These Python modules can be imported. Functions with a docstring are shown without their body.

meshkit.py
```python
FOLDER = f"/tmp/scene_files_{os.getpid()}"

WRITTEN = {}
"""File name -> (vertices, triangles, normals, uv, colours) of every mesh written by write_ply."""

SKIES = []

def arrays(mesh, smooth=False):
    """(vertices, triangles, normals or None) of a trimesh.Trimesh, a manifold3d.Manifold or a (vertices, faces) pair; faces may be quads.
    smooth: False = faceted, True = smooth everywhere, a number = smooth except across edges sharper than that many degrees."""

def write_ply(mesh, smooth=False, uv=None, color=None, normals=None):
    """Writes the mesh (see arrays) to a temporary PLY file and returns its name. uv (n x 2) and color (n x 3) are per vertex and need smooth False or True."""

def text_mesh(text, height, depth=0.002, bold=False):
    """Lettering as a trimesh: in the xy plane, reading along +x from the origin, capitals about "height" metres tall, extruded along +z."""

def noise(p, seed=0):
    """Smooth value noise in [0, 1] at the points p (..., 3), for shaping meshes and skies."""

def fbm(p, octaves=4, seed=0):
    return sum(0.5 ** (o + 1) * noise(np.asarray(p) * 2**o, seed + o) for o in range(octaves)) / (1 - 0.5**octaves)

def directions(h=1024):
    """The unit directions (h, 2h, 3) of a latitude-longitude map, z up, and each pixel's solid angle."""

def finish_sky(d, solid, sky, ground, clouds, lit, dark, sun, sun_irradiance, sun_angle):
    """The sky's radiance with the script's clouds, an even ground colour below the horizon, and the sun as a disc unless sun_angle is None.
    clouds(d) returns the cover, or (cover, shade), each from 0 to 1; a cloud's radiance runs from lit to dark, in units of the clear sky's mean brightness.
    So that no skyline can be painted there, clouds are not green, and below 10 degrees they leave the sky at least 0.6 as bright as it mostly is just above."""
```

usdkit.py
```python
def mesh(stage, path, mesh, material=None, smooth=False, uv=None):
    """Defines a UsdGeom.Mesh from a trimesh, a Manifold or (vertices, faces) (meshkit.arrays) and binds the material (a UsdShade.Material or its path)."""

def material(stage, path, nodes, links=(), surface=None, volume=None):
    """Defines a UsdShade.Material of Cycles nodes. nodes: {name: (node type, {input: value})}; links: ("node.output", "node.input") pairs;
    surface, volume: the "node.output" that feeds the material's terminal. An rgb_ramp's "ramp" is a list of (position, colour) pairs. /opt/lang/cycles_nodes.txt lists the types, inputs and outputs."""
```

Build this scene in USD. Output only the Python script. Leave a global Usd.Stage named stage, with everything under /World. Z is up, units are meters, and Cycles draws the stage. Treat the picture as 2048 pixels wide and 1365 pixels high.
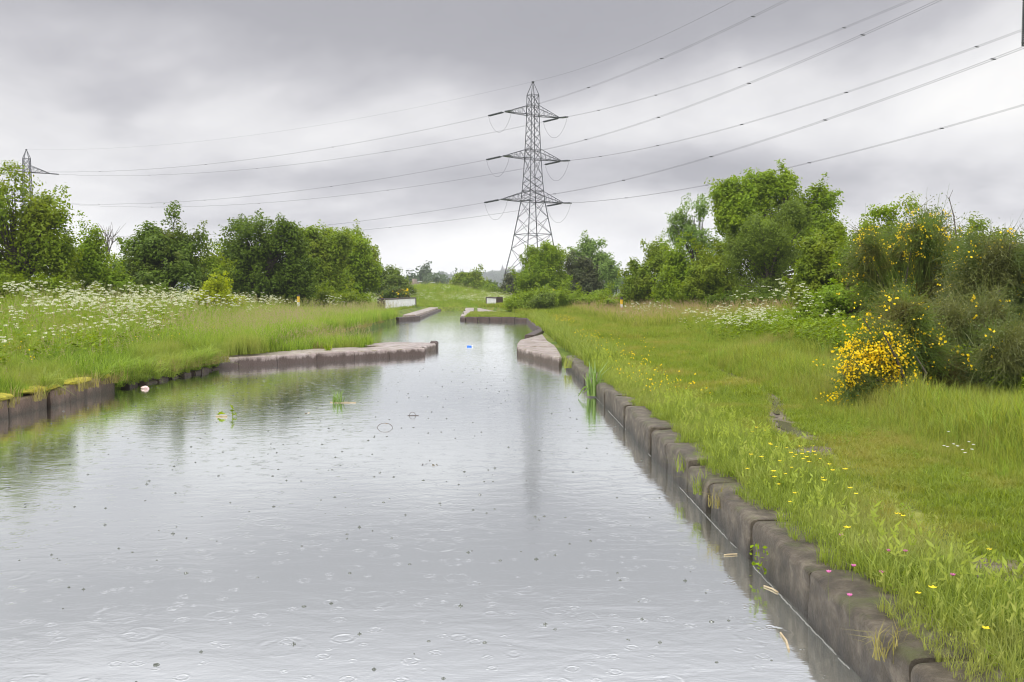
import math
import numpy as np
import trimesh
import shapely
from shapely.geometry import Polygon, LineString
import meshkit
import usdkit
from pxr import Usd, UsdGeom, UsdLux, UsdShade, Sdf, Gf, Vt

stage = Usd.Stage.CreateInMemory()
UsdGeom.SetStageUpAxis(stage, 'Z')
UsdGeom.SetStageMetersPerUnit(stage, 1.0)
UsdGeom.Xform.Define(stage, '/World')
UsdGeom.Scope.Define(stage, '/World/Looks')

# ------------------------------------------------------------------ camera, sky, sun, exposure
F, CX, CY = 1900.0, 1024.0, 682.5          # focal length and centre of the 2048 x 1365 photograph, in its pixels
YAW, PITCH, EYE = math.radians(-0.874), math.radians(-2.94), 2.0
cam = UsdGeom.Camera.Define(stage, '/World/camera')
cam.CreateHorizontalApertureAttr(36.0)
cam.CreateFocalLengthAttr(36.0 * F / 2048)
cam.CreateExposureAttr(0.74)
cam.AddTranslateOp().Set((0, 0, EYE))
cam.AddRotateXYZOp().Set((90 + math.degrees(PITCH), 0, math.degrees(YAW)))

SUN_EL, SUN_AZ = math.radians(58), math.radians(215)       # behind the camera, to the left
SKY_SEED, SKY_SHIFT = 5.5, .32
sky_nodes = {
    "sky": ("sky_texture", {"sky_type": "single_scattering", "sun_disc": False, "sun_elevation": SUN_EL, "sun_rotation": SUN_AZ}),
    "tc": ("texture_coordinate", {}), "sep": ("separate_xyz", {}),
    "zc": ("math", {"math_type": "maximum", "value2": 0.0}),
    "za": ("math", {"math_type": "add", "value2": 0.38}),
    "dx": ("math", {"math_type": "divide"}), "dxo": ("math", {"math_type": "add", "value2": SKY_SHIFT}), "dy": ("math", {"math_type": "divide"}),
    "uv": ("combine_xyz", {"z": SKY_SEED}),
    "n1": ("noise_texture", {"scale": 1.25, "detail": 5.0, "roughness": 0.52, "distortion": 0.25}),
    "n2": ("noise_texture", {"scale": 4.0, "detail": 4.0, "roughness": 0.5}),
    "na": ("math", {"math_type": "multiply_add", "value2": 0.24}), "nx": ("math", {"math_type": "multiply_add", "value2": 1.5, "value3": -.315}),
    # how the cloud's layers follow one another upwards from the horizon (sine of the elevation)
    "band": ("rgb_ramp", {"ramp": [(0.0, (.40,) * 3), (.035, (.32,) * 3), (.07, (.10,) * 3), (.115, (-.06,) * 3), (.165, (.19,) * 3), (.205, (.13,) * 3), (.275, (-.13,) * 3), (.36, (-.10,) * 3), (.5, (.0,) * 3), (1.0, (.04,) * 3)]}),
    "nb": ("math", {"math_type": "add"}),
    "cl": ("rgb_ramp", {"ramp": [(0.0, (.25, .248, .271)), (.42, (.289, .287, .309)), (.56, (.38, .375, .397)), (.68, (.50, .495, .508)), (.84, (.60, .595, .598)), (1.0, (.69, .68, .665))]}),
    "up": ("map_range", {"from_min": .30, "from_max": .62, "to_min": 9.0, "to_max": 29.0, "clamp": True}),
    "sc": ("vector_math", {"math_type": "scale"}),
    "mx": ("mix_color", {"fac": 0.985, "use_clamp": False}),
    "bg": ("background_shader", {"strength": 0.1}),
}
sky_links = [("tc.generated", "sep.vector"), ("sep.z", "zc.value1"), ("zc.value", "za.value1"), ("sep.x", "dx.value1"), ("za.value", "dx.value2"),
             ("sep.y", "dy.value1"), ("za.value", "dy.value2"), ("dx.value", "dxo.value1"), ("dxo.value", "uv.x"), ("dy.value", "uv.y"), ("uv.vector", "n1.vector"), ("uv.vector", "n2.vector"),
             ("n2.fac", "na.value1"), ("n1.fac", "nx.value1"), ("nx.value", "na.value3"), ("zc.value", "band.fac"), ("na.value", "nb.value1"), ("band.color", "nb.value2"),
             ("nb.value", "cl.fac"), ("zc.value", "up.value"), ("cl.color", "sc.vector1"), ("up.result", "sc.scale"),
             ("sky.color", "mx.a"), ("sc.vector", "mx.b"), ("mx.result", "bg.color")]
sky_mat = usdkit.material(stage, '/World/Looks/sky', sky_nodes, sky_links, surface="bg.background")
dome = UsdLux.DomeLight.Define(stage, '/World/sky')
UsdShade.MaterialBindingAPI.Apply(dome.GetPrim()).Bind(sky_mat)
dome.GetPrim().SetCustomDataByKey('kind', 'structure')

sun = UsdLux.DistantLight.Define(stage, '/World/sun')
sun.CreateNormalizeAttr(True)
sun.CreateIntensityAttr(0.40)
sun.CreateAngleAttr(25.0)
sun.CreateColorAttr(Gf.Vec3f(1.0, 0.97, 0.92))
sd = np.array([math.sin(SUN_AZ) * math.cos(SUN_EL), math.cos(SUN_AZ) * math.cos(SUN_EL), math.sin(SUN_EL)])
sun.AddRotateXYZOp().Set((90 - math.degrees(SUN_EL), 0, 180 - math.degrees(SUN_AZ)))

# ------------------------------------------------------------------ helpers
T = Sdf.ValueTypeNames
used = {}


def numbered(parent, name):
    key = f'{parent}/{name}'
    n = used.get(key, -1) + 1
    used[key] = n
    return key if n == 0 else f'{key}_{n:03d}'


def say(prim, label=None, cat=None, group=None, kind=None):
    for k, v in (('label', label), ('category', cat), ('group', group), ('kind', kind)):
        if v:
            prim.SetCustomDataByKey(k, v)
    return prim


class Thing:
    def __init__(self, name, label, cat, loc=(0, 0, 0), rotz=0.0, group=None):
        self.path = numbered('/World', name)
        self.loc, self.rot = np.asarray(loc, float), rotz
        x = UsdGeom.Xform.Define(stage, self.path)
        x.AddTranslateOp().Set(tuple(map(float, loc)))
        if rotz:
            x.AddRotateZOp().Set(math.degrees(rotz))
        self.prim = say(x.GetPrim(), label, cat, group)

    def part(self, name, mesh, mat, smooth=False, label=None, kind=None, under=None, tint=None, local=False):
        if not local:
            v, f = arr(mesh)
            v = v - self.loc
            if self.rot:
                c, s = math.cos(self.rot), math.sin(self.rot)
                v = np.c_[v[:, 0] * c + v[:, 1] * s, v[:, 1] * c - v[:, 0] * s, v[:, 2]]
            mesh = (v, f)
        p = put(numbered(under or self.path, name), mesh, mat, smooth, tint)
        say(p.GetPrim(), label, kind=kind)
        return str(p.GetPath())


def arr(mesh):
    if isinstance(mesh, (tuple, list)):
        v, f = np.asarray(mesh[0], float), np.asarray(mesh[1], int)
        if f.shape[1] == 4:
            f = np.vstack([f[:, [0, 1, 2]], f[:, [0, 2, 3]]])
        return v, f
    if hasattr(mesh, 'to_mesh'):
        m = mesh.to_mesh()
        return np.array(m.vert_properties[:, :3]), np.array(m.tri_verts)
    return np.array(mesh.vertices), np.array(mesh.faces)


def put(path, mesh, mat, smooth=False, tint=None, minus=None):
    v, f = arr(mesh)
    if minus is not None:
        v = v - minus
    m = usdkit.mesh(stage, path, (v, f), LOOK[mat], smooth)
    if tint is not None:
        UsdGeom.PrimvarsAPI(m).CreatePrimvar('tint', T.FloatArray, 'vertex').Set(Vt.FloatArray.FromNumpy(np.asarray(tint, np.float32)))
    return m


def single(name, mesh, mat, label, cat, smooth=False, group=None, kind=None, tint=None):
    v, f = arr(mesh)
    c = np.array([v[:, 0].mean(), v[:, 1].mean(), v[:, 2].min()]) if kind is None else np.zeros(3)
    p = put(numbered('/World', name), (v - c, f), mat, smooth, tint)
    p.AddTranslateOp().Set(tuple(map(float, c)))
    return say(p.GetPrim(), label, cat, group, kind)


def again(source, loc, rotz=0.0, label=None, scale=1.0):
    was = source.prim.GetCustomData()
    name = source.path.rsplit('/', 1)[1]
    name = name[:-4] if name[-3:].isdigit() else name
    x = UsdGeom.Xform.Define(stage, numbered('/World', name))
    p = x.GetPrim()
    p.GetReferences().AddInternalReference(source.path)
    p.SetInstanceable(True)
    x.ClearXformOpOrder()
    x.AddTranslateOp().Set(tuple(map(float, loc)))
    x.AddRotateZOp().Set(math.degrees(rotz))
    if scale != 1.0:
        x.AddScaleOp().Set((scale,) * 3)
    say(p, label or was['label'], was['category'], was.get('group'))
    return p


class MB:
    """Collects pieces of one mesh."""
    def __init__(self):
        self.v, self.f, self.t, self.n = [], [], [], 0

    def add(self, mesh, tint=0.5):
        v, f = arr(mesh)
        self.v.append(v)
        self.f.append(f + self.n)
        self.t.append(np.broadcast_to(tint, (len(v),)))
        self.n += len(v)
        return self

    def mesh(self):
        return np.vstack(self.v), np.vstack(self.f)

    def tint(self):
        return np.concatenate(self.t)


_c, _s = math.cos(YAW), math.sin(YAW)
_cp, _sp = math.cos(PITCH), math.sin(PITCH)
_right, _fwd = np.array([_c, _s, 0]), np.array([-_s * _cp, _c * _cp, _sp])
_up = np.cross(_right, _fwd)


def ray(px, py):
    return _fwd + (px - CX) / F * _right - (py - CY) / F * _up


def at(px, py, d):
    """The point d metres along the canal that stands at this place of the photograph."""
    r = ray(px, py)
    return np.array([0, 0, EYE]) + r * (d / r[1])


def onz(px, py, z):
    r = ray(px, py)
    return np.array([0, 0, EYE]) + r * ((z - EYE) / r[2])


def smoothstep(a, b, x):
    t = np.clip((np.asarray(x, float) - a) / (b - a), 0, 1)
    return t * t * (3 - 2 * t)


def tube(points, radii, sides=6, cap=True):
    p = np.asarray(points, float)
    t = np.gradient(p, axis=0)
    t /= np.linalg.norm(t, axis=1, keepdims=True) + 1e-12
    ref = np.array([0, 0, 1.0]) if abs(t[:, 2]).mean() < 0.8 else np.array([1.0, 0, 0])
    a = np.cross(t, ref)
    a /= np.linalg.norm(a, axis=1, keepdims=True) + 1e-12
    b = np.cross(t, a)
    ang = np.arange(sides) * 2 * np.pi / sides
    r = np.broadcast_to(radii, (len(p),))
    v = (p[:, None] + r[:, None, None] * (np.cos(ang)[None, :, None] * a[:, None] + np.sin(ang)[None, :, None] * b[:, None])).reshape(-1, 3)
    i, j = np.meshgrid(np.arange(len(p) - 1), np.arange(sides), indexing='ij')
    q = np.stack([i * sides + j, i * sides + (j + 1) % sides, (i + 1) * sides + (j + 1) % sides, (i + 1) * sides + j], -1).reshape(-1, 4)
    f = np.vstack([q[:, [0, 1, 2]], q[:, [0, 2, 3]]])
    if cap:
        n = len(v)
        v = np.vstack([v, p[:1], p[-1:]])
        k = np.arange(sides)
        f = np.vstack([f, np.c_[np.full(sides, n), (k + 1) % sides, k], np.c_[np.full(sides, n + 1), (len(p) - 1) * sides + k, (len(p) - 1) * sides + (k + 1) % sides]])
    return v, f


def bar(a, b, r):
    return tube([a, b], r, 4)


def box(cx, cy, cz, sx, sy, sz, rotz=0.0, bevel=0.0):
    if bevel:
        m = trimesh.creation.box([sx - 2 * bevel, sy - 2 * bevel, sz])
        pts = np.vstack([m.vertices, trimesh.creation.box([sx, sy - 2 * bevel, sz - 2 * bevel]).vertices, trimesh.creation.box([sx - 2 * bevel, sy, sz - 2 * bevel]).vertices])
        m = trimesh.convex.convex_hull(pts)
    else:
        m = trimesh.creation.box([sx, sy, sz])
    if rotz:
        m.apply_transform(trimesh.transformations.rotation_matrix(rotz, [0, 0, 1]))
    m.apply_translation([cx, cy, cz])
    return m


# ------------------------------------------------------------------ materials
LOOK = {}


def look(name, nodes, links, surface="p.BSDF", volume=None):
    LOOK[name] = usdkit.material(stage, '/World/Looks/' + name, nodes, links, surface=surface, volume=volume)


def plain(name, colors, rough=0.7, scale=6.0, bump=0.0, bump_scale=40.0, spec=0.5, metallic=0.0, wide=0.0):
    """Two or three colours mottled by noise in world space, with fine relief."""
    n = len(colors)
    nodes = {"g": ("geometry", {}), "n": ("noise_texture", {"scale": scale, "detail": 6.0, "roughness": .62}),
             "r": ("rgb_ramp", {"ramp": [(.3 + .4 * i / max(n - 1, 1), c) for i, c in enumerate(colors)]}),
             "p": ("principled_bsdf", {"roughness": rough, "specular_ior_level": spec, "metallic": metallic})}
    links = [("g.position", "n.vector"), ("n.fac", "r.fac"), ("r.color", "p.base_color")]
    if bump:
        nodes["bn"] = ("noise_texture", {"scale": bump_scale, "detail": 5.0, "roughness": .65})
        nodes["b"] = ("bump", {"strength": bump, "distance": .02})
        links += [("g.position", "bn.vector"), ("bn.fac", "b.height"), ("b.normal", "p.normal")]
    look(name, nodes, links)


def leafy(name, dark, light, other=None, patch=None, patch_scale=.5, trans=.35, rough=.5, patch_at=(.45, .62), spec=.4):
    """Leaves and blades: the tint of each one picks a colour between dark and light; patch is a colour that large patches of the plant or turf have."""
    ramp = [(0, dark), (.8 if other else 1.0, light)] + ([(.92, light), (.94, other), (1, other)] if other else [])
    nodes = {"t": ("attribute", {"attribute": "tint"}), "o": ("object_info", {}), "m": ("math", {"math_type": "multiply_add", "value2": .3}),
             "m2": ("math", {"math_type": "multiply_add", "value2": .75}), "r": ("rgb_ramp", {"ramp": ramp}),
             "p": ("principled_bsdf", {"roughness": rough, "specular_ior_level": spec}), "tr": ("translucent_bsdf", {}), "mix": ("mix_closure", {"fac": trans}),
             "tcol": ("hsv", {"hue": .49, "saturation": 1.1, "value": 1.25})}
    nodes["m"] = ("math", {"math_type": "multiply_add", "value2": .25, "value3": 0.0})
    links = [("o.random", "m.value1"), ("t.fac", "m2.value1"), ("m.value", "m2.value3"), ("m2.value", "r.fac")]
    col = "r.color"
    if other:
        links = [("t.fac", "r.fac")]
    if patch:
        nodes["g"] = ("geometry", {})
        nodes["pn"] = ("noise_texture", {"scale": patch_scale, "detail": 4.0, "roughness": .6})
        nodes["pr"] = ("map_range", {"from_min": patch_at[0], "from_max": patch_at[1], "clamp": True})
        nodes["pm"] = ("mix_color", {"b": patch})
        links += [("g.position", "pn.vector"), ("pn.fac", "pr.value"), ("pr.result", "pm.fac"), (col, "pm.a")]
        col = "pm.result"
    links += [(col, "p.base_color"), (col, "tcol.color"), ("tcol.color", "tr.color"), ("p.BSDF", "mix.closure1"), ("tr.BSDF", "mix.closure2")]
    look(name, nodes, links, surface="mix.closure")


leafy('leaf_mid', (0.057, 0.099, 0.004), (0.305, 0.433, 0.021), patch=(0.200, 0.256, 0.013), patch_scale=.6, trans=.40, spec=.22)
leafy('leaf_bright', (0.056, 0.106, 0.003), (0.327, 0.451, 0.015), patch=(0.181, 0.287, 0.008), patch_scale=.7, trans=.40, spec=.22)
leafy('leaf_dark', (0.028, 0.060, 0.003), (0.175, 0.270, 0.017), patch=(0.099, 0.155, 0.009), patch_scale=.6, trans=.40, spec=.22)
leafy('leaf_russet', (0.050, 0.091, 0.010), (0.168, 0.256, 0.029), other=(0.269, 0.183, 0.036), patch=(0.123, 0.152, 0.018), patch_scale=.5, trans=.40, spec=.22)
leafy('leaf_pale', (0.084, 0.146, 0.025), (0.291, 0.415, 0.094), patch=(0.179, 0.281, 0.058), patch_scale=.6, trans=.35, spec=.22)
leafy('leaf_olive', (0.056, 0.088, 0.010), (0.202, 0.287, 0.036), other=(0.470, 0.525, 0.194), patch=(0.134, 0.189, 0.025), patch_scale=.8, trans=.40, spec=.22)
leafy('leaf_bronze', (.03, .042, .010), (.115, .125, .03), patch=(.06, .085, .02), patch_scale=.8, trans=.32)
leafy('leaf_yellow', (0.171, 0.234, 0.005), (0.595, 0.651, 0.017), trans=.45, spec=.22)
leafy('leaf_far', (.05, .085, .03), (.10, .15, .05))
leafy('broom_stem', (0.051, 0.094, 0.016), (0.160, 0.232, 0.037), patch=(0.131, 0.123, 0.032), patch_scale=.9, trans=.45)
leafy('dead_stem', (.055, .066, .018), (.19, .205, .055), patch=(.09, .14, .026), patch_scale=.9)
leafy('yellow_petal', (.82, .595, .012), (.90, .75, .02), trans=.35, rough=.6)
leafy('white_petal', (.38, .42, .23), (.68, .67, .50), trans=.3, rough=.7)
leafy('daisy_petal', (.75, .75, .72), (.82, .82, .80), trans=.2, rough=.7)
leafy('pink_petal', (.50, .10, .28), (.62, .22, .42), trans=.2, rough=.7)
leafy('turf', (0.086, 0.131, 0.015), (0.298, 0.377, 0.049), patch=(0.293, 0.276, 0.061), patch_scale=.75, patch_at=(.48, .68), trans=.4, spec=.15, rough=.6)
leafy('verge_blade', (0.096, 0.146, 0.021), (0.330, 0.402, 0.071), patch=(0.288, 0.301, 0.087), patch_scale=.8, patch_at=(.48, .7), trans=.4, spec=.15, rough=.6)
leafy('tall_blade', (0.089, 0.135, 0.016), (0.302, 0.344, 0.056), other=(0.403, 0.279, 0.180), patch=(0.290, 0.270, 0.079), patch_scale=.5, patch_at=(.5, .72), trans=.4, spec=.15, rough=.6)
leafy('meadow_blade', (0.084, 0.156, 0.018), (0.279, 0.392, 0.056), other=(0.356, 0.281, 0.175), patch=(0.279, 0.311, 0.069), patch_scale=.5, patch_at=(.46, .66), trans=.4, spec=.15, rough=.6)
leafy('dry_blade', (.15, .14, .03), (.36, .31, .10), trans=.3)
leafy('herb_leaf', (0.053, 0.097, 0.003), (0.269, 0.378, 0.014), patch=(0.180, 0.270, 0.011), trans=.40, spec=.22)
leafy('reed_blade', (.09, .17, .03), (.24, .34, .09), trans=.3, rough=.4)
plain('bark', [(.045, .038, .03), (.12, .10, .075)], rough=.85, scale=9, bump=.6)
plain('twig', [(.10, .085, .075), (.17, .15, .13)], rough=.85, scale=9)
plain('steel', [(.022, .024, .028), (.05, .052, .058)], rough=.6, scale=2.0)
plain('wire', [(.10, .10, .11), (.15, .15, .16)], rough=.5, scale=1.0)
plain('insulator', [(.03, .035, .04), (.05, .055, .06)], rough=.25, scale=3)


def stained(name, colors, stain, z0, z1, moss, rough, scale, bump_scale):
    """Old stone: mottled, darker where the water wets it (a tide mark of uneven height), streaked, moss in patches of its upper side."""
    n = len(colors)
    nodes = {"g": ("geometry", {}), "sp": ("separate_xyz", {}), "n": ("noise_texture", {"scale": scale, "detail": 8.0, "roughness": .68}),
             "st": ("mapping", {"scale": (2.6, 2.6, 1.1)}), "sn": ("noise_texture", {"scale": 1.6, "detail": 5.0, "roughness": .7}),
             "r": ("rgb_ramp", {"ramp": [(.3 + .4 * i / (n - 1), c) for i, c in enumerate(colors)]}),
             "zz": ("math", {"math_type": "multiply_add", "value2": .35}), "tide": ("map_range", {"from_min": z1 + .175, "from_max": z0 + .175, "clamp": True}),
             "tf": ("math", {"math_type": "multiply", "value2": .85}), "m1": ("mix_color", {"b": stain}),
             "sr": ("rgb_ramp", {"ramp": [(.36, (.62, .60, .55)), (.6, (1.05, 1.05, 1.05))]}), "m2": ("mix_color", {"blend_type": "multiply", "fac": .6, "use_clamp": False}),
             "mn": ("noise_texture", {"scale": 3.1, "detail": 5.0, "roughness": .7}), "mr": ("map_range", {"from_min": .50, "from_max": .64, "to_max": .75, "clamp": True}),
             "ns": ("separate_xyz", {}), "mu": ("map_range", {"from_min": .1, "from_max": .8, "clamp": True}), "mm": ("math", {"math_type": "multiply"}), "m3": ("mix_color", {"b": moss}),
             "bn": ("noise_texture", {"scale": bump_scale, "detail": 6.0, "roughness": .7}), "b": ("bump", {"strength": 1.0, "distance": .03}),
             "p": ("principled_bsdf", {"roughness": rough, "specular_ior_level": .5})}
    links = [("g.position", "sp.vector"), ("g.position", "n.vector"), ("n.fac", "r.fac"), ("g.position", "st.vector"), ("st.vector", "sn.vector"), ("sn.fac", "sr.fac"),
             ("r.color", "m2.a"), ("sr.color", "m2.b"), ("sn.fac", "zz.value1"), ("sp.z", "zz.value3"), ("zz.value", "tide.value"), ("tide.result", "tf.value1"), ("m2.result", "m1.a"), ("tf.value", "m1.fac"),
             ("g.position", "mn.vector"), ("mn.fac", "mr.value"), ("g.normal", "ns.vector"), ("ns.z", "mu.value"), ("mr.result", "mm.value1"), ("mu.result", "mm.value2"), ("mm.value", "m3.fac"), ("m1.result", "m3.a"),
             ("m3.result", "p.base_color"), ("g.position", "bn.vector"), ("bn.fac", "b.height"), ("b.normal", "p.normal")]
    look(name, nodes, links)


stained('concrete', [(.034, .025, .014), (.090, .070, .045), (.215, .18, .13)], (.020, .016, .009), .02, .18, (.085, .095, .022), .5, 7.0, 55)
stained('slab', [(.18, .135, .118), (.32, .26, .235), (.46, .40, .375)], (.050, .030, .022), .13, .215, (.14, .12, .04), .28, 1.3, 24)
stained('brick_red', [(.055, .033, .022), (.11, .068, .046), (.19, .13, .09)], (.045, .035, .022), .02, .18, (.26, .24, .03), .6, 4.0, 24)
plain('dark_stone', [(.025, .016, .012), (.07, .045, .034)], rough=.6, scale=2.5, bump=.5)
plain('white_paint', [(.66, .66, .67), (.80, .80, .80)], rough=.55, scale=1.2, bump=.12)
plain('moss', [(.20, .20, .012), (.42, .36, .02)], rough=.9, scale=12, bump=.8)
plain('mud', [(.045, .033, .022), (.09, .065, .042), (.15, .115, .08)], rough=.2, scale=7, bump=.6, bump_scale=30)
plain('soil', [(.045, .035, .02), (.09, .075, .04)], rough=.9, scale=5, bump=.5)
plain('drop', [(.10, .11, .09), (.16, .17, .15)], rough=.12, scale=5)
plain('black_paint', [(.012, .012, .014), (.03, .03, .03)], rough=.45, scale=5)
plain('yellow_paint', [(.72, .42, .015), (.80, .50, .03)], rough=.45, scale=5)
plain('red_paint', [(.45, .10, .06), (.55, .16, .10)], rough=.5, scale=5)
plain('wall_far', [(.26, .21, .18), (.40, .34, .30)], rough=.8, scale=.02)
plain('pale_wall', [(.45, .43, .40), (.58, .56, .53)], rough=.8, scale=.02)
plain('roof_far', [(.12, .09, .08), (.20, .14, .12)], rough=.8, scale=.02)
plain('church_stone', [(.10, .09, .085), (.14, .13, .12)], rough=.9, scale=.2)
plain('lamp_grey', [(.42, .43, .45), (.50, .51, .52)], rough=.5, scale=1)
plain('blue_plastic', [(.03, .16, .62), (.05, .22, .75)], rough=.3, scale=5)
plain('pink_litter', [(.62, .38, .34), (.75, .62, .58)], rough=.5, scale=30)
plain('dead_reed', [(.34, .26, .15), (.50, .42, .28)], rough=.7, scale=12)
plain('foam', [(.16, .16, .14), (.34, .34, .32)], rough=.7, scale=60, bump=.6, bump_scale=150)  # pale colour stands in for the bright meniscus reflection at the waterline

# ground: grass seen from afar, soil between blades
look('ground', {"g": ("geometry", {}), "n": ("noise_texture", {"scale": .35, "detail": 6.0, "roughness": .6}), "n2": ("noise_texture", {"scale": 4.0, "detail": 5.0, "roughness": .7}),
                "r": ("rgb_ramp", {"ramp": [(.35, (.085, .15, .02)), (.5, (.15, .21, .03)), (.65, (.23, .235, .05))]}),
                "r2": ("rgb_ramp", {"ramp": [(.35, (.45, .45, .45)), (.65, (1.0, 1.0, 1.0))]}),
                "m": ("mix_color", {"blend_type": "multiply", "fac": 1.0}), "b": ("bump", {"strength": .8, "distance": .06}),
                "p": ("principled_bsdf", {"roughness": .9, "specular_ior_level": .2})},
     [("g.position", "n.vector"), ("g.position", "n2.vector"), ("n.fac", "r.fac"), ("n2.fac", "r2.fac"), ("r.color", "m.a"), ("r2.color", "m.b"), ("m.result", "p.base_color"), ("n2.fac", "b.height"), ("b.normal", "p.normal")])


def water_look(name, rings=True):
    nodes = {"g": ("geometry", {}), "mp": ("mapping", {"scale": (1.5, 2.6, 1.0)}),
             "n1": ("noise_texture", {"scale": 1.7, "detail": 4.0, "roughness": .6, "distortion": .3}),
             "n2": ("noise_texture", {"scale": .12, "detail": 2.0}),
             "amt": ("map_range", {"from_min": .35, "from_max": .65, "to_min": .30, "to_max": .75, "clamp": True}),
             "w": ("math", {"math_type": "multiply"}),
             "w2": ("math", {"math_type": "multiply", "value2": .0058}),
             "bump": ("bump", {"strength": 1.0, "distance": 1.0}),
             "fr": ("fresnel", {"IOR": 1.33}), "fm": ("map_range", {"from_min": .02, "from_max": .45, "to_min": .80, "to_max": 1.0, "clamp": True}),
             "gl": ("glossy_bsdf", {"roughness": .085, "color": (.955, .985, .985)}),
             "df": ("principled_bsdf", {"base_color": (.10, .102, .082), "roughness": .5, "specular_ior_level": 0.0}), "mix": ("mix_closure", {})}
    links = [("g.position", "mp.vector"), ("mp.vector", "n1.vector"), ("g.position", "n2.vector"), ("n2.fac", "amt.value"), ("n1.fac", "w.value1"), ("amt.result", "w.value2"), ("w.value", "w2.value1"),
             ("bump.normal", "fr.normal") if False else ("bump.normal", "gl.normal"), ("fr.fac", "fm.value"), ("fm.result", "mix.fac"), ("df.BSDF", "mix.closure1"), ("gl.BSDF", "mix.closure2")]
    links = [x for x in links if x[1] != "fr.normal"]
    h = "w2.value"
    if rings:
        # rings that raindrops leave: one in each cell of a grid of random points, each at its own age
        for k, (sc, wid, amp, big) in enumerate([(1.3, .06, .0006, .22), (2.6, .07, .0006, .22), (5.0, .09, .0006, .2)]):
            v, s = f"v{k}", f"s{k}"
            nodes |= {v: ("voronoi_texture", {"dimensions": "2D", "scale": sc, "randomness": 1.0}), f"c{k}": ("separate_color", {}),
                      f"rad{k}": ("math", {"math_type": "multiply", "value2": big}),
                      f"off{k}": ("math", {"math_type": "subtract"}), f"q{k}": ("math", {"math_type": "divide", "value2": wid}),
                      f"qq{k}": ("math", {"math_type": "multiply"}), f"ng{k}": ("math", {"math_type": "multiply", "value2": -1.0}),
                      f"ex{k}": ("math", {"math_type": "exponent"}),
                      f"fr1{k}": ("math", {"math_type": "sine"}), f"fq{k}": ("math", {"math_type": "multiply", "value2": 2.6}),
                      f"pr{k}": ("math", {"math_type": "multiply"}), f"on{k}": ("math", {"math_type": "greater_than", "value2": .45}),
                      f"pp{k}": ("math", {"math_type": "multiply"}), f"bk{k}": ("noise_texture", {"scale": 7.0 * sc, "detail": 2.0}), f"bm{k}": ("map_range", {"from_min": .42, "from_max": .62, "clamp": True}), f"bb{k}": ("math", {"math_type": "multiply"}), f"am{k}": ("math", {"math_type": "multiply_add", "value2": amp})}
            links += [("g.position", f"{v}.vector"), (f"{v}.color", f"c{k}.color"), (f"c{k}.r", f"rad{k}.value1"), (f"{v}.distance", f"off{k}.value1"), (f"rad{k}.value", f"off{k}.value2"),
                      (f"off{k}.value", f"q{k}.value1"), (f"q{k}.value", f"qq{k}.value1"), (f"q{k}.value", f"qq{k}.value2"), (f"qq{k}.value", f"ng{k}.value1"), (f"ng{k}.value", f"ex{k}.value1"),
                      (f"q{k}.value", f"fq{k}.value1"), (f"fq{k}.value", f"fr1{k}.value1"), (f"ex{k}.value", f"pr{k}.value1"), (f"fr1{k}.value", f"pr{k}.value2"),
                      (f"c{k}.g", f"on{k}.value1"), (f"pr{k}.value", f"pp{k}.value1"), (f"on{k}.value", f"pp{k}.value2"), ("g.position", f"bk{k}.vector"), (f"bk{k}.fac", f"bm{k}.value"), (f"pp{k}.value", f"bb{k}.value1"), (f"bm{k}.result", f"bb{k}.value2"), (f"bb{k}.value", f"am{k}.value1"), (h, f"am{k}.value3")]
            h = f"am{k}.value"
    links.append((h, "bump.height"))
    look(name, nodes, links, surface="mix.closure")


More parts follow.
